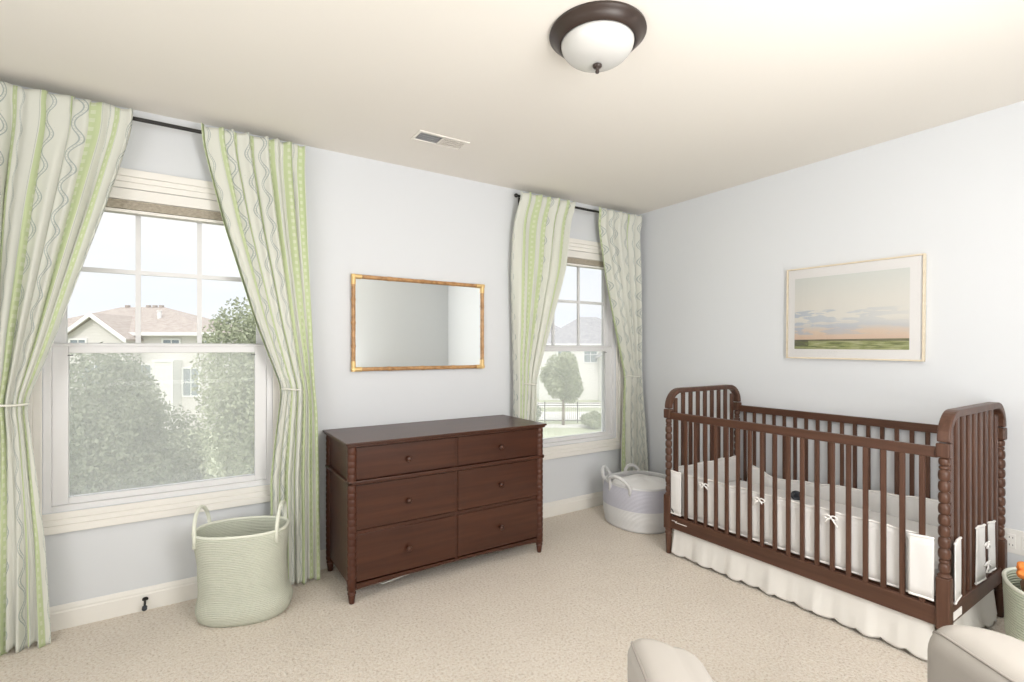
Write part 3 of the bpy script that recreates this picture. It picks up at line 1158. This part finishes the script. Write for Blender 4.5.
def panel(path, zb, zt, name='panel', wav=.003, seed=1, trim=True):
    """cloth strip along path [(x, y)], bottom zb, top zt (number or list per path point)"""
    path = [Vector(p) for p in path]
    seg = [(path[i + 1] - path[i]).length for i in range(len(path) - 1)]
    tot = sum(seg)

    def at(s):
        d = s * tot
        for i, l in enumerate(seg):
            if d <= l + 1e-9 or i == len(seg) - 1:
                q = min(1, d / l)
                z = zt if not isinstance(zt, (list, tuple)) else zt[i] + (zt[i + 1] - zt[i]) * q
                nn = (path[i + 1] - path[i]).normalized()
                return path[i].lerp(path[i + 1], q), z, Vector((-nn.y, nn.x))
            d -= l
    mb = MB()
    nu = max(12, int(tot / .012))

    def fn(s, v):
        p, z, n = at(s)
        w = wav * (math.sin(s * tot * 45 + seed) + .6 * math.sin(s * tot * 92 + seed * 2 + v * 3))
        q = p + n * w
        zz = zb + (z - zb) * v + .003 * math.sin(s * tot * 30 + seed) * v
        return (q.x, q.y, zz)
    mb.grid(nu, 8, fn)
    o = mb.build(name, M['liner'], ln, smooth=True, solid=.004)
    if trim:
        for v in (0, 1):
            MB().tube([fn(k / (nu - 1), v) for k in range(nu)], .0055, 6).build('binding', M['piping'], o, smooth=True)
    return o


i_ = .020
panel([(.06, i_), (CL_ - .09, i_)], .262, .520, 'front_panel', seed=1)
panel([(i_ + .005, CD_ - .03), (i_ + .005, .03)], .262, .540, 'left_panel', seed=2)
panel([(.09, CD_ - i_), (.14, CD_ - i_ - .02), (.28, CD_ - i_ - .01), (.60, CD_ - i_), (CL_ - .03, CD_ - i_)], .30, [.36, .50, .435, .465, .52], 'back_panel', seed=3)
panel([(CL_ - i_ - .005, .03), (CL_ - i_ - .005, .40)], .262, .53, 'right_panel', seed=4)
panel([(CL_ - .115, -.013), (CL_ - .03, -.013)], .270, .520, 'wrapped_corner', wav=.0015, seed=5)
panel([(.028, -.013), (.104, -.013)], .268, .532, 'wrapped_corner', wav=.0012, seed=9)
panel([(CL_ + .0265, .026), (CL_ + .014, .135)], .270, .510, 'wrapped_corner', wav=.0008, seed=6)
panel([(CL_ + .013, .345), (CL_ + .013, .455)], .262, .505, 'wrapped_end', wav=.002, seed=7)
panel([(CL_ + .013, .515), (CL_ + .013, .600)], .272, .495, 'wrapped_end', wav=.002, seed=8)


def bow(x, y, z, rz, seed):
    rnd = random.Random(seed)
    Mx = Matrix.Translation((x, y, z)) @ Matrix.Rotation(rz, 4, 'Z')
    b = MB()
    for s in (-1, 1):
        lp = [Mx @ Vector((s * .024 * (1 - math.cos(a)) / 2 * 1.2, -.004 - .004 * math.sin(a), .010 * math.sin(a))) for a in [2 * math.pi * k / 12 for k in range(13)]]
        b.tube(lp, .0035, 6)
        dx, dz = rnd.uniform(.015, .035), rnd.uniform(.015, .04)
        b.tube([Mx @ Vector((0, -.005, 0)), Mx @ Vector((s * dx * .5, -.010, -dz * .35)), Mx @ Vector((s * dx, -.007, -dz))], .0035, 6)
    b.tube([Mx @ Vector((-.004, -.006, 0)), Mx @ Vector((.004, -.006, 0))], .006, 6)
    b.build('tie_bow', M['piping'], ln, smooth=True)


bow(sx_[3], -.012, .497, 0, 1)
bow(sx_[8] - .005, -.012, .495, 0, 2)
bow(sx_[13], -.012, .500, 0, 5)
bow(CL_ + .018, .455, .42, math.pi / 2, 4)
bow(CL_ + .018, .46, .33, math.pi / 2, 6)
# strap at the bottom of the left front post
MB().tube([(.028, -.005, .285), (.036, -.014, .292), (.046, -.014, .280), (.050, -.010, .258), (.040, -.008, .250)], .005, 6).build('buckle_strap', M['black'], ln, smooth=True)

# bed skirt
sk = empty('crib_skirt', (FLp.x, FLp.y, 0), crz, 'white linen crib skirt with a scalloped hem hanging to the carpet', 'bed skirt')


def skirt(x0, y0, x1, y1, name, seed, out):
    d = Vector((x1 - x0, y1 - y0))
    Ln = d.length
    d.normalize()
    n = Vector((d.y, -d.x)) * out
    rnd = random.Random(seed)
    ph = [rnd.uniform(0, 6) for _ in range(4)]

    def fn(s, v):
        q = s * Ln
        fold = v ** 1.3 * (.007 * math.sin(q * 30 + ph[0]) + .003 * math.sin(q * 57 + ph[1]) + .001 * math.sin(q * 110 + ph[2]))
        flare = .020 * v + .010 * v * v
        sc = abs(math.sin(math.pi * q / .094))
        z = .232 - (.232 - .022) * v - v ** 6 * (.016 * sc ** .6 - .004)
        p = Vector((x0, y0)) + d * q + n * (flare + fold)
        return (p.x, p.y, max(z, .006))
    mb = MB()
    mb.grid(int(Ln * 190), 26, fn)
    return mb.build(name, M['linen'], sk, smooth=True, solid=.002)


skirt(.035, .020, CL_ - .035, .020, 'front_skirt', 3, 1)
skirt(CL_ - .022, .035, CL_ - .022, CD_ - .035, 'end_skirt', 5, 1)
skirt(.022, CD_ - .035, .022, .035, 'end_skirt', 6, 1)
skirt(CL_ - .035, CD_ - .026, .035, CD_ - .026, 'back_skirt', 8, .3)

# pacifier location in crib space
cm = Matrix.Translation((FLp.x, FLp.y, 0)) @ Matrix.Rotation(crz, 4, 'Z')
PAC.location = CW(1.735, 3.05, .402)
PAC.scale = (1.35, 1.35, 1.35)
PAC.rotation_euler = (R(55), 0, -1.0)

# ------------------------------------------------------------------ armchair (only the fronts of its arms reach into the picture)
ch = empty('armchair', CW(.83, .80, 0), -YAW, 'oatmeal upholstered armchair at the bottom edge, its two piped arms showing', 'armchair')


def arm(x0, x1, y0, y1, top, drop, name, rl=.035, rr=.075, rf=.055):
    """upholstered arm: flat near face, soft crown sloping to the far side, rounded front"""
    w = x1 - x0
    base = []
    for k in range(7):
        a = math.pi / 2 * k / 6
        base.append((rl - rl * math.cos(a), top - rl + rl * math.sin(a)))
    for k in range(1, 8):
        q = k / 8
        base.append((rl + (w - rl - rr) * q, top - drop * q * q))
    for k in range(9):
        a = math.pi / 2 * k / 8
        base.append((w - rr + rr * math.sin(a), top - drop - rr + rr * math.cos(a)))
    sec = [(0, .16)] + base + [(w, .16)]
    st = [(y0, 0)] + [(y0 + (y1 - rf - y0) * k / 5, 0) for k in range(1, 6)]
    for k in range(1, 8):
        a = math.pi / 2 * k / 7
        st.append((y1 - rf + rf * math.sin(a), rf * (1 - math.cos(a))))
    vs, fs = [], []
    n = len(sec)
    for y, ins in st:
        for q, z in sec:
            vs.append((x0 + w / 2 + (q - w / 2) * (1 - ins / (w / 2)), y, z - (ins if z > .2 else 0)))
    for i in range(len(st) - 1):
        for j in range(n):
            j2 = (j + 1) % n
            fs.append((i * n + j, i * n + j2, (i + 1) * n + j2, (i + 1) * n + j))
    fs.append(tuple(range(n)))
    fs.append(tuple((len(st) - 1) * n + j for j in reversed(range(n))))
    o = MB().add(vs, fs).build(name, M['upholstery'], ch, auto=55)
    line = []
    q, z = sec[4]
    for y, ins in st[:-3]:
        line.append((x0 + w / 2 + (q - w / 2) * (1 - ins / (w / 2)), y, z - ins))
    y, ins = st[-4]
    for q, z in sec[5:-4]:
        line.append((x0 + w / 2 + (q - w / 2) * (1 - ins / (w / 2)), y, z - ins))
    MB().tube(line, .0032, 6).build('piping', M['seam'], o, smooth=True)
    return o


arm(-.565, -.380, -.42, .395, .632, .02, 'arm')
arm(.165, .560, -.42, .455, .645, .045, 'arm', .06, .16, .09)
MB().box(-.405, -.36, .24, .275, .30, .42).build('seat_cushion', M['upholstery'], ch, bevel=.05)
MB().box(-.40, -.40, .14, .27, .26, .26).build('seat_base', M['upholstery'], ch, bevel=.02)
bk = MB()
bk.box(-.50, -.52, .16, .50, -.36, .86)
bk.build('backrest', M['upholstery'], ch, bevel=.06)
for sx in (-.44, .46):
    for sy in (-.42, .24):
        MB().lathe([(.016, 0), (.024, .02), (.030, .17)], 14, (sx, sy, 0)).build('leg', M['crib'], ch, auto=40)

# ------------------------------------------------------------------ outside
GZ = -3.2
m = Mat('lawn_grass', (0.3, 0.4, 0.2), 0.95, 0.05)
f = m.noise(m.coord('Object'), .25, 4)
m.base(m.ramp(f, [(0.35, (0.34, 0.37, 0.25)), (0.65, (0.46, 0.48, 0.34))]))
M['grass'] = m.m
M['concrete'] = paint('pale_concrete', (0.66, 0.64, 0.60), 0.9, 0.1, 5, .1)
M['siding'] = None


def siding(name, col, pitch=.18):
    m = Mat(name, col, 0.8, 0.1)
    t = m.n('ShaderNodeTexCoord')
    s = m.n('ShaderNodeSeparateXYZ')
    m.l(t.outputs['Object'], s.inputs[0])
    fr = m.math('FRACT', m.math('DIVIDE', s.outputs[2], pitch))
    m.bump(fr, .8, .02)
    return m.m


def shingle(name, c1, c2):
    m = Mat(name, c1, 0.9, 0.1)
    f = m.noise(m.coord('Object', (3, 3, 9)), 1.2, 4)
    m.base(m.ramp(f, [(0.35, c1), (0.65, c2)]))
    return m.m


M['siding'] = siding('beige_siding', (0.70, 0.67, 0.65))
M['siding_w'] = siding('white_siding', (0.76, 0.745, 0.73))
M['roof'] = shingle('brown_grey_shingles', (0.36, 0.31, 0.28), (0.44, 0.39, 0.35))
M['roof2'] = shingle('grey_shingles', (0.32, 0.32, 0.33), (0.42, 0.41, 0.41))
M['out_trim'] = paint('outdoor_white_trim', (0.80, 0.80, 0.79), 0.6, 0.2, 5, .01)
M['out_glass'] = Mat('dark_house_glass', (0.22, 0.26, 0.29), 0.1, 0.6).m
M['bark'] = wood('tree_bark', (0.14, 0.10, 0.07), (0.22, 0.17, 0.12), (0.28, 0.22, 0.17), 'z', .9, .05)


def leafmat(name, a, b):
    m = Mat(name, a, 0.7, 0.15)
    c = m.coord('Object')
    f = m.noise(c, 1.6, 4)
    g = m.noise(c, 14, 2)
    m.base(m.ramp(m.math('ADD', m.math('MULTIPLY', f, .5), m.math('MULTIPLY', g, .5)), [(0.36, a), (0.62, b)]))
    t = m.n('ShaderNodeBsdfTranslucent')
    t.inputs[0].default_value = (*b, 1)
    x = m.n('ShaderNodeMixShader')
    x.inputs[0].default_value = .25
    m.l(m.b.outputs[0], x.inputs[1])
    m.l(t.outputs[0], x.inputs[2])
    m.l(x.outputs[0], m.out.inputs[0])
    return m.m


M['leaf'] = leafmat('maple_leaves', (0.07, 0.09, 0.06), (0.37, 0.40, 0.29))
M['leaf_y'] = leafmat('yellow_green_leaves', (0.17, 0.20, 0.12), (0.50, 0.53, 0.37))

gr = MB()
gr.box(-90, 0.6, GZ - .3, 120, 160, GZ)
struct(gr.build('lawn', M['grass']))


def quad(name, pts, mat, z=GZ + .02):
    vs = [CW(u, d, z) for u, d in pts] + [CW(u, d, z - .06) for u, d in pts]
    n = len(pts)
    fs = [tuple(range(n)), tuple(reversed(range(n, 2 * n)))] + [(i, n + i, n + (i + 1) % n, (i + 1) % n) for i in range(n)]
    return MB().add(vs, fs).build(name, mat)


struct(quad('street', [(-6, 31.5), (40, 31.0), (40, 35.0), (-6, 36)], M['concrete']))
struct(quad('driveway', [(1.5, 38.6), (12.0, 38.0), (12.5, 42), (1.5, 42)], M['concrete'], GZ + .025))
struct(quad('sidewalk', [(-6, 29.0), (40, 26.7), (40, 28.0), (-6, 30.2)], M['concrete']))


def tree(label, u, d, cz, rx, rz, n, mat, seed, leaf=.07, nb=16, name='leafy_tree', group=None):
    rnd = np.random.RandomState(seed)
    base = CW(u, d, GZ)
    e = empty(name, base, 0, label, 'tree', group)
    c0 = cz - GZ
    # blobs that make up the crown
    bl = []
    for k in range(nb):
        p = rnd.normal(size=3)
        p /= np.linalg.norm(p)
        q = rnd.uniform(.25, .72)
        bl.append((np.array([p[0] * rx * q, p[1] * rx * q, c0 + p[2] * rz * q]), rnd.uniform(.34, .52)))
    bl.append((np.array([0, 0, c0]), .7))
    w = np.array([b[1] ** 2 for b in bl])
    w /= w.sum()
    idx = rnd.choice(len(bl), n, p=w)
    C = np.array([b[0] for b in bl])[idx]
    Rr = np.array([b[1] for b in bl])[idx]
    D = rnd.normal(size=(n, 3))
    D /= np.linalg.norm(D, axis=1)[:, None]
    q = rnd.uniform(.72, 1.04, n)
    pos = C + D * (Rr * q)[:, None] * np.array([rx, rx, rz])
    nrm = D + rnd.normal(size=(n, 3)) * .8
    nrm /= np.linalg.norm(nrm, axis=1)[:, None]
    a = np.cross(nrm, rnd.normal(size=(n, 3)))
    a /= np.linalg.norm(a, axis=1)[:, None]
    b = np.cross(nrm, a)
    sz = (leaf * rnd.uniform(.6, 1.2, n))[:, None]
    V = np.stack([pos - a * sz, pos - b * sz * .5, pos + a * sz, pos + b * sz * .5], 1).reshape(-1, 3)
    me = bpy.data.meshes.new('crown')
    F = np.arange(n * 4, dtype=np.int32)
    me.vertices.add(n * 4)
    me.vertices.foreach_set('co', V.astype(np.float32).ravel())
    me.loops.add(n * 4)
    me.loops.foreach_set('vertex_index', F)
    me.polygons.add(n)
    me.polygons.foreach_set('loop_start', np.arange(0, n * 4, 4, dtype=np.int32))
    me.update(calc_edges=True)
    me.validate()
    me.materials.append(mat)
    o = bpy.data.objects.new('crown', me)
    COL.objects.link(o)
    o.parent = e
    t = MB()
    t.tube([(0, 0, -.1), (.03, .02, c0 * .35), (-.02, 0, c0 * .7), (0, 0, c0 + rz * .3)], [.045 * rx + .03, .035 * rx + .03, .03 * rx + .02, .01], 10)
    for k in range(7):
        bq = bl[k][0]
        t.tube([(0, 0, c0 * .62), (bq[0] * .5, bq[1] * .5, (c0 * .62 + bq[2]) / 2 + .1), tuple(bq)], [.03 * rx + .008, .018 * rx + .006, .006], 7)
    t.build('trunk', M['bark'], e, smooth=True)
    return e


tree('broad bushy green tree filling the left of the left window', -7.55, 9.3, -1.35, 1.65, 2.35, 80000, M['leaf'], 5, .046, 26)
tree('bushy green tree rising at the right side of the left window', -4.75, 9.9, -.35, 1.30, 2.75, 60000, M['leaf_y'], 8, .044, 26)
tree('round crowned young street tree in the far corner window', 3.02, 29.5, -.50, 1.42, 1.65, 17000, M['leaf_y'], 15, .10, 22, 'young_tree')
tree('low distant green tree behind the roof in the left window', -15.0, 44, 1.6, 2.2, 1.9, 5000, M['leaf'], 21, .20, 14)
tree('distant tree top behind the gabled house in the corner window', 8.8, 62, .8, 3.6, 3.4, 9000, M['leaf_y'], 31, .3, 16)


def wedge(name, verts, faces, mat, parent, **k):
    return MB().add(verts, faces).build(name, mat, parent, **k)


def house_frame(label, u, d, turn=0):
    return empty('neighbour_house', CW(u, d, GZ), -YAW + turn, label, 'house')


def house_window(parent, x, y, z, w, h, cols=2, rows=2):
    f = MB()
    f.box(x - w / 2 - .09, y - .08, z - h / 2 - .09, x - w / 2, y, z + h / 2 + .09)
    f.box(x + w / 2, y - .08, z - h / 2 - .09, x + w / 2 + .09, y, z + h / 2 + .09)
    f.box(x - w / 2, y - .08, z + h / 2, x + w / 2, y, z + h / 2 + .09)
    f.box(x - w / 2, y - .08, z - h / 2 - .09, x + w / 2, y, z - h / 2)
    for k in range(1, cols):
        q = x - w / 2 + w * k / cols
        f.box(q - .02, y - .06, z - h / 2, q + .02, y, z + h / 2)
    for k in range(1, rows):
        q = z - h / 2 + h * k / rows
        f.box(x - w / 2, y - .06, q - .02, x + w / 2, y, q + .02)
    o = f.build('window', M['out_trim'], parent)
    MB().box(x - w / 2, y - .03, z - h / 2, x + w / 2, y - .01, z + h / 2).build('pane', M['out_glass'], o)


# house across the back yard (left window): hipped main block and a gabled wing
h1 = house_frame('beige neighbour house with brown hip roof seen through the left window', -19.2, 28)
EZ = 2.10 - GZ       # eave height over the ground
MB().box(-8.6, 0, 0, 2.4, 6.2, EZ).build('main_wall', M['siding'], h1)
ov = .4
x0, x1, y0, y1 = -8.6 - ov, 2.4 + ov, -ov, 6.2 + ov
rx0, rx1, ry, rz_ = -5.1, -2.4, 3.1, EZ + 1.80
wedge('hip_roof', [(x0, y0, EZ), (x1, y0, EZ), (x1, y1, EZ), (x0, y1, EZ), (rx0, ry, rz_), (rx1, ry, rz_), (x0, y0, EZ + .12), (x1, y0, EZ + .12), (x1, y1, EZ + .12), (x0, y1, EZ + .12)],
      [(3, 2, 1, 0), (0, 1, 7, 6), (1, 2, 8, 7), (2, 3, 9, 8), (3, 0, 6, 9), (6, 7, 5, 4), (8, 9, 4, 5), (7, 8, 5), (9, 6, 4)], M['roof'], h1)
MB().box(x0, y0 - .04, EZ - .06, x1, y0, EZ + .13).build('gutter', M['out_trim'], h1)
v_ = MB()
for x, y in ((-4.7, 3.1), (-3.4, 3.1), (-3.0, 3.1), (-2.6, 3.1)):
    v_.box(x - .1, y - .1, rz_ - .15, x + .1, y + .1, rz_ + .12)
v_.build('roof_vent', M['roof'], h1)
MB().lathe([(.11, 0), (.11, .55), (.14, .56), (.14, .62)], 12, (-1.6, 1.5, EZ + .85)).build('flue_pipe', M['out_trim'], h1, auto=40)
for x, z, w, h in ((.15, EZ - .55, .9, .5), (1.25, EZ - 2.65, .85, 1.5), (-1.35, EZ - 2.2, .7, 1.0), (2.0, EZ - .6, .5, .5)):
    house_window(h1, x, 0, z, w, h)
by_ = MB()
by_.box(-.40, -.7, 0, .70, 0, EZ - 1.5)
by_.build('bay_box', M['siding_w'], h1)
tr_ = MB()
for x in (-.40, .62):
    tr_.box(x, -.74, 0, x + .08, -.66, EZ - 1.5)
tr_.box(-.45, -.76, EZ - 1.5, .75, 0, EZ - 1.40)
tr_.build('bay_trim', M['out_trim'], h1)
# gabled wing, nearer and further left
gx0, gx1, gy0, gy1, gp = -4.90, -1.78, -1.0, 2.2, EZ + 1.02
gz = EZ - .12
gc = (gx0 + gx1) / 2
wedge('wing_wall', [(gx0, gy0, 0), (gx1, gy0, 0), (gx1, gy0, gz), (gc, gy0, gp - .08), (gx0, gy0, gz), (gx0, gy1, 0), (gx1, gy1, 0), (gx1, gy1, gz), (gc, gy1, gp - .08), (gx0, gy1, gz)],
      [(0, 1, 2, 3, 4), (9, 8, 7, 6, 5), (0, 5, 6, 1), (1, 6, 7, 2), (2, 7, 8, 3), (3, 8, 9, 4), (4, 9, 5, 0)], M['siding'], h1)
rf = MB()
sl2 = (gp - gz) / (gc - gx0)
for s in (-1, 1):
    ex = gc + s * ((gx1 - gc) + .35)
    ez = gp - sl2 * ((gx1 - gc) + .35)
    a = [(gc, gy0 - .3, gp), (ex, gy0 - .3, ez), (ex, gy1, ez), (gc, gy1, gp)]
    rf.add(a + [(x, y, z + .12) for x, y, z in a], [(0, 1, 2, 3), (7, 6, 5, 4), (0, 4, 5, 1), (1, 5, 6, 2), (2, 6, 7, 3), (3, 7, 4, 0)])
rf.build('wing_roof', M['roof'], h1)
bb = MB()
for s in (-1, 1):
    ex = gc + s * ((gx1 - gc) + .38)
    ez = gp - sl2 * ((gx1 - gc) + .38)
    bb.add([(gc, gy0 - .36, gp - .10), (ex, gy0 - .36, ez - .10), (ex, gy0 - .36, ez + .13), (gc, gy0 - .36, gp + .14),
            (gc, gy0 - .30, gp - .10), (ex, gy0 - .30, ez - .10), (ex, gy0 - .30, ez + .13), (gc, gy0 - .30, gp + .14)],
           [(0, 1, 2, 3), (7, 6, 5, 4), (0, 4, 5, 1), (1, 5, 6, 2), (2, 6, 7, 3), (3, 7, 4, 0)])
bb.build('bargeboard', M['out_trim'], h1)
house_window(h1, -4.2, gy0, gz - .5, .8, .6)
house_window(h1, -3.3, gy0, gz - 2.0, 1.5, 1.1)

# a second roof further off at the far left
h3 = house_frame('distant grey-roofed house at the far left of the left window', -33, 40)
MB().box(-4, 0, 0, 4, 8, 4.9).build('wall', M['siding'], h3)
wedge('roof', [(-4.4, -.4, 4.9), (4.4, -.4, 4.9), (4.4, 8.4, 4.9), (-4.4, 8.4, 4.9), (-2, 4, 6.9), (2, 4, 6.9)],
      [(3, 2, 1, 0), (0, 1, 5, 4), (1, 2, 5), (2, 3, 4, 5), (3, 0, 4)], M['roof2'], h3)
house_window(h3, 0, 0, 3.4, 1.2, 1.2)


def far_house(label, u, d, w, dep, eave, ridge, garage, turn=0.0, gable=True, wall='siding_w'):
    h = house_frame(label, u, d, turn)
    MB().box(-w / 2, 0, 0, w / 2, dep, eave).build('wall', M[wall], h)
    o_ = .4
    a0, a1, b0, b1 = -w / 2 - o_, w / 2 + o_, -o_, dep + o_
    wedge('roof', [(a0, b0, eave), (a1, b0, eave), (a1, b1, eave), (a0, b1, eave), (a0 + w * .46, dep / 2, ridge), (a1 - w * .46, dep / 2, ridge)],
          [(3, 2, 1, 0), (0, 1, 5, 4), (1, 2, 5), (2, 3, 4, 5), (3, 0, 4)], M['roof2'], h)
    MB().box(a0, b0 - .04, eave - .08, a1, b0, eave + .06).build('gutter', M['out_trim'], h)
    if gable:
        g0, g1, gz1 = w * .02, w * .42, eave - 1.0
        gcx = (g0 + g1) / 2
        wedge('front_gable', [(g0, -1.4, 0), (g1, -1.4, 0), (g1, -1.4, gz1), (gcx, -1.4, gz1 + 1.5), (g0, -1.4, gz1), (g0, 1, 0), (g1, 1, 0), (g1, 1, gz1), (gcx, 1, gz1 + 1.5), (g0, 1, gz1)],
              [(0, 1, 2, 3, 4), (9, 8, 7, 6, 5), (0, 5, 6, 1), (1, 6, 7, 2), (4, 9, 5, 0)], M[wall], h)
        q = MB()
        for s in (-1, 1):
            ex = gcx + s * ((g1 - g0) / 2 + .3)
            a = [(gcx, -1.7, gz1 + 1.5), (ex, -1.7, gz1 - .22), (ex, 2, gz1 - .22), (gcx, 2, gz1 + 1.5)]
            q.add(a + [(x, y, z + .14) for x, y, z in a], [(0, 1, 2, 3), (7, 6, 5, 4), (0, 4, 5, 1), (1, 5, 6, 2), (2, 6, 7, 3), (3, 7, 4, 0)])
        q.build('gable_roof', M['roof2'], h)
        house_window(h, gcx, -1.4, gz1 - .2, 1.3, 1.0)
    if garage:
        MB().box(w * .08, -1.5, 0, w * .36, -1.36, 2.3).build('garage_door', M['out_trim'], h)
    house_window(h, -w * .28, 0, 4.0, 1.1, 1.3)
    house_window(h, -w * .05, 0, 4.0, 1.1, 1.3)
    house_window(h, -w * .28, 0, 1.4, 1.4, 1.4)
    return h


far_house('white house with a gable and garage in the corner window', 7.4, 44, 10, 9, 4.9, 7.6, True)
far_house('pale distant house behind the street tree in the corner window', 6.0, 70, 12, 10, 5.2, 8.4, False, .25, False)

# railing fence across the lower yard of the corner window
fe = empty('yard_fence', CW(3.0, 30.5, GZ), -YAW, 'thin dark metal yard fence below the street tree', 'fence')
fb = MB()
for z in (.15, 1.05, 1.2):
    fb.box(-5, -.02, z - .02, 5, .02, z + .02)
for k in range(81):
    x = -5 + k * .125
    fb.box(x - .008, -.008, .05, x + .008, .008, 1.2)
fb.build('railing', M['black'], fe)
for k in range(6):
    x = -5 + 2 * k
    MB().box(x - .03, -.03, 0, x + .03, .03, 1.3).build('fence_post', M['black'], fe)
tree('low round bush on the lawn beyond the corner window', 4.6, 28.5, GZ + .45, .95, .55, 3000, M['leaf_y'], 41, .10, 10, 'round_bush')
tree('darker low bush at the left of the street tree', .8, 28.6, GZ + .8, 1.0, .9, 3000, M['leaf'], 43, .10, 10, 'round_bush')
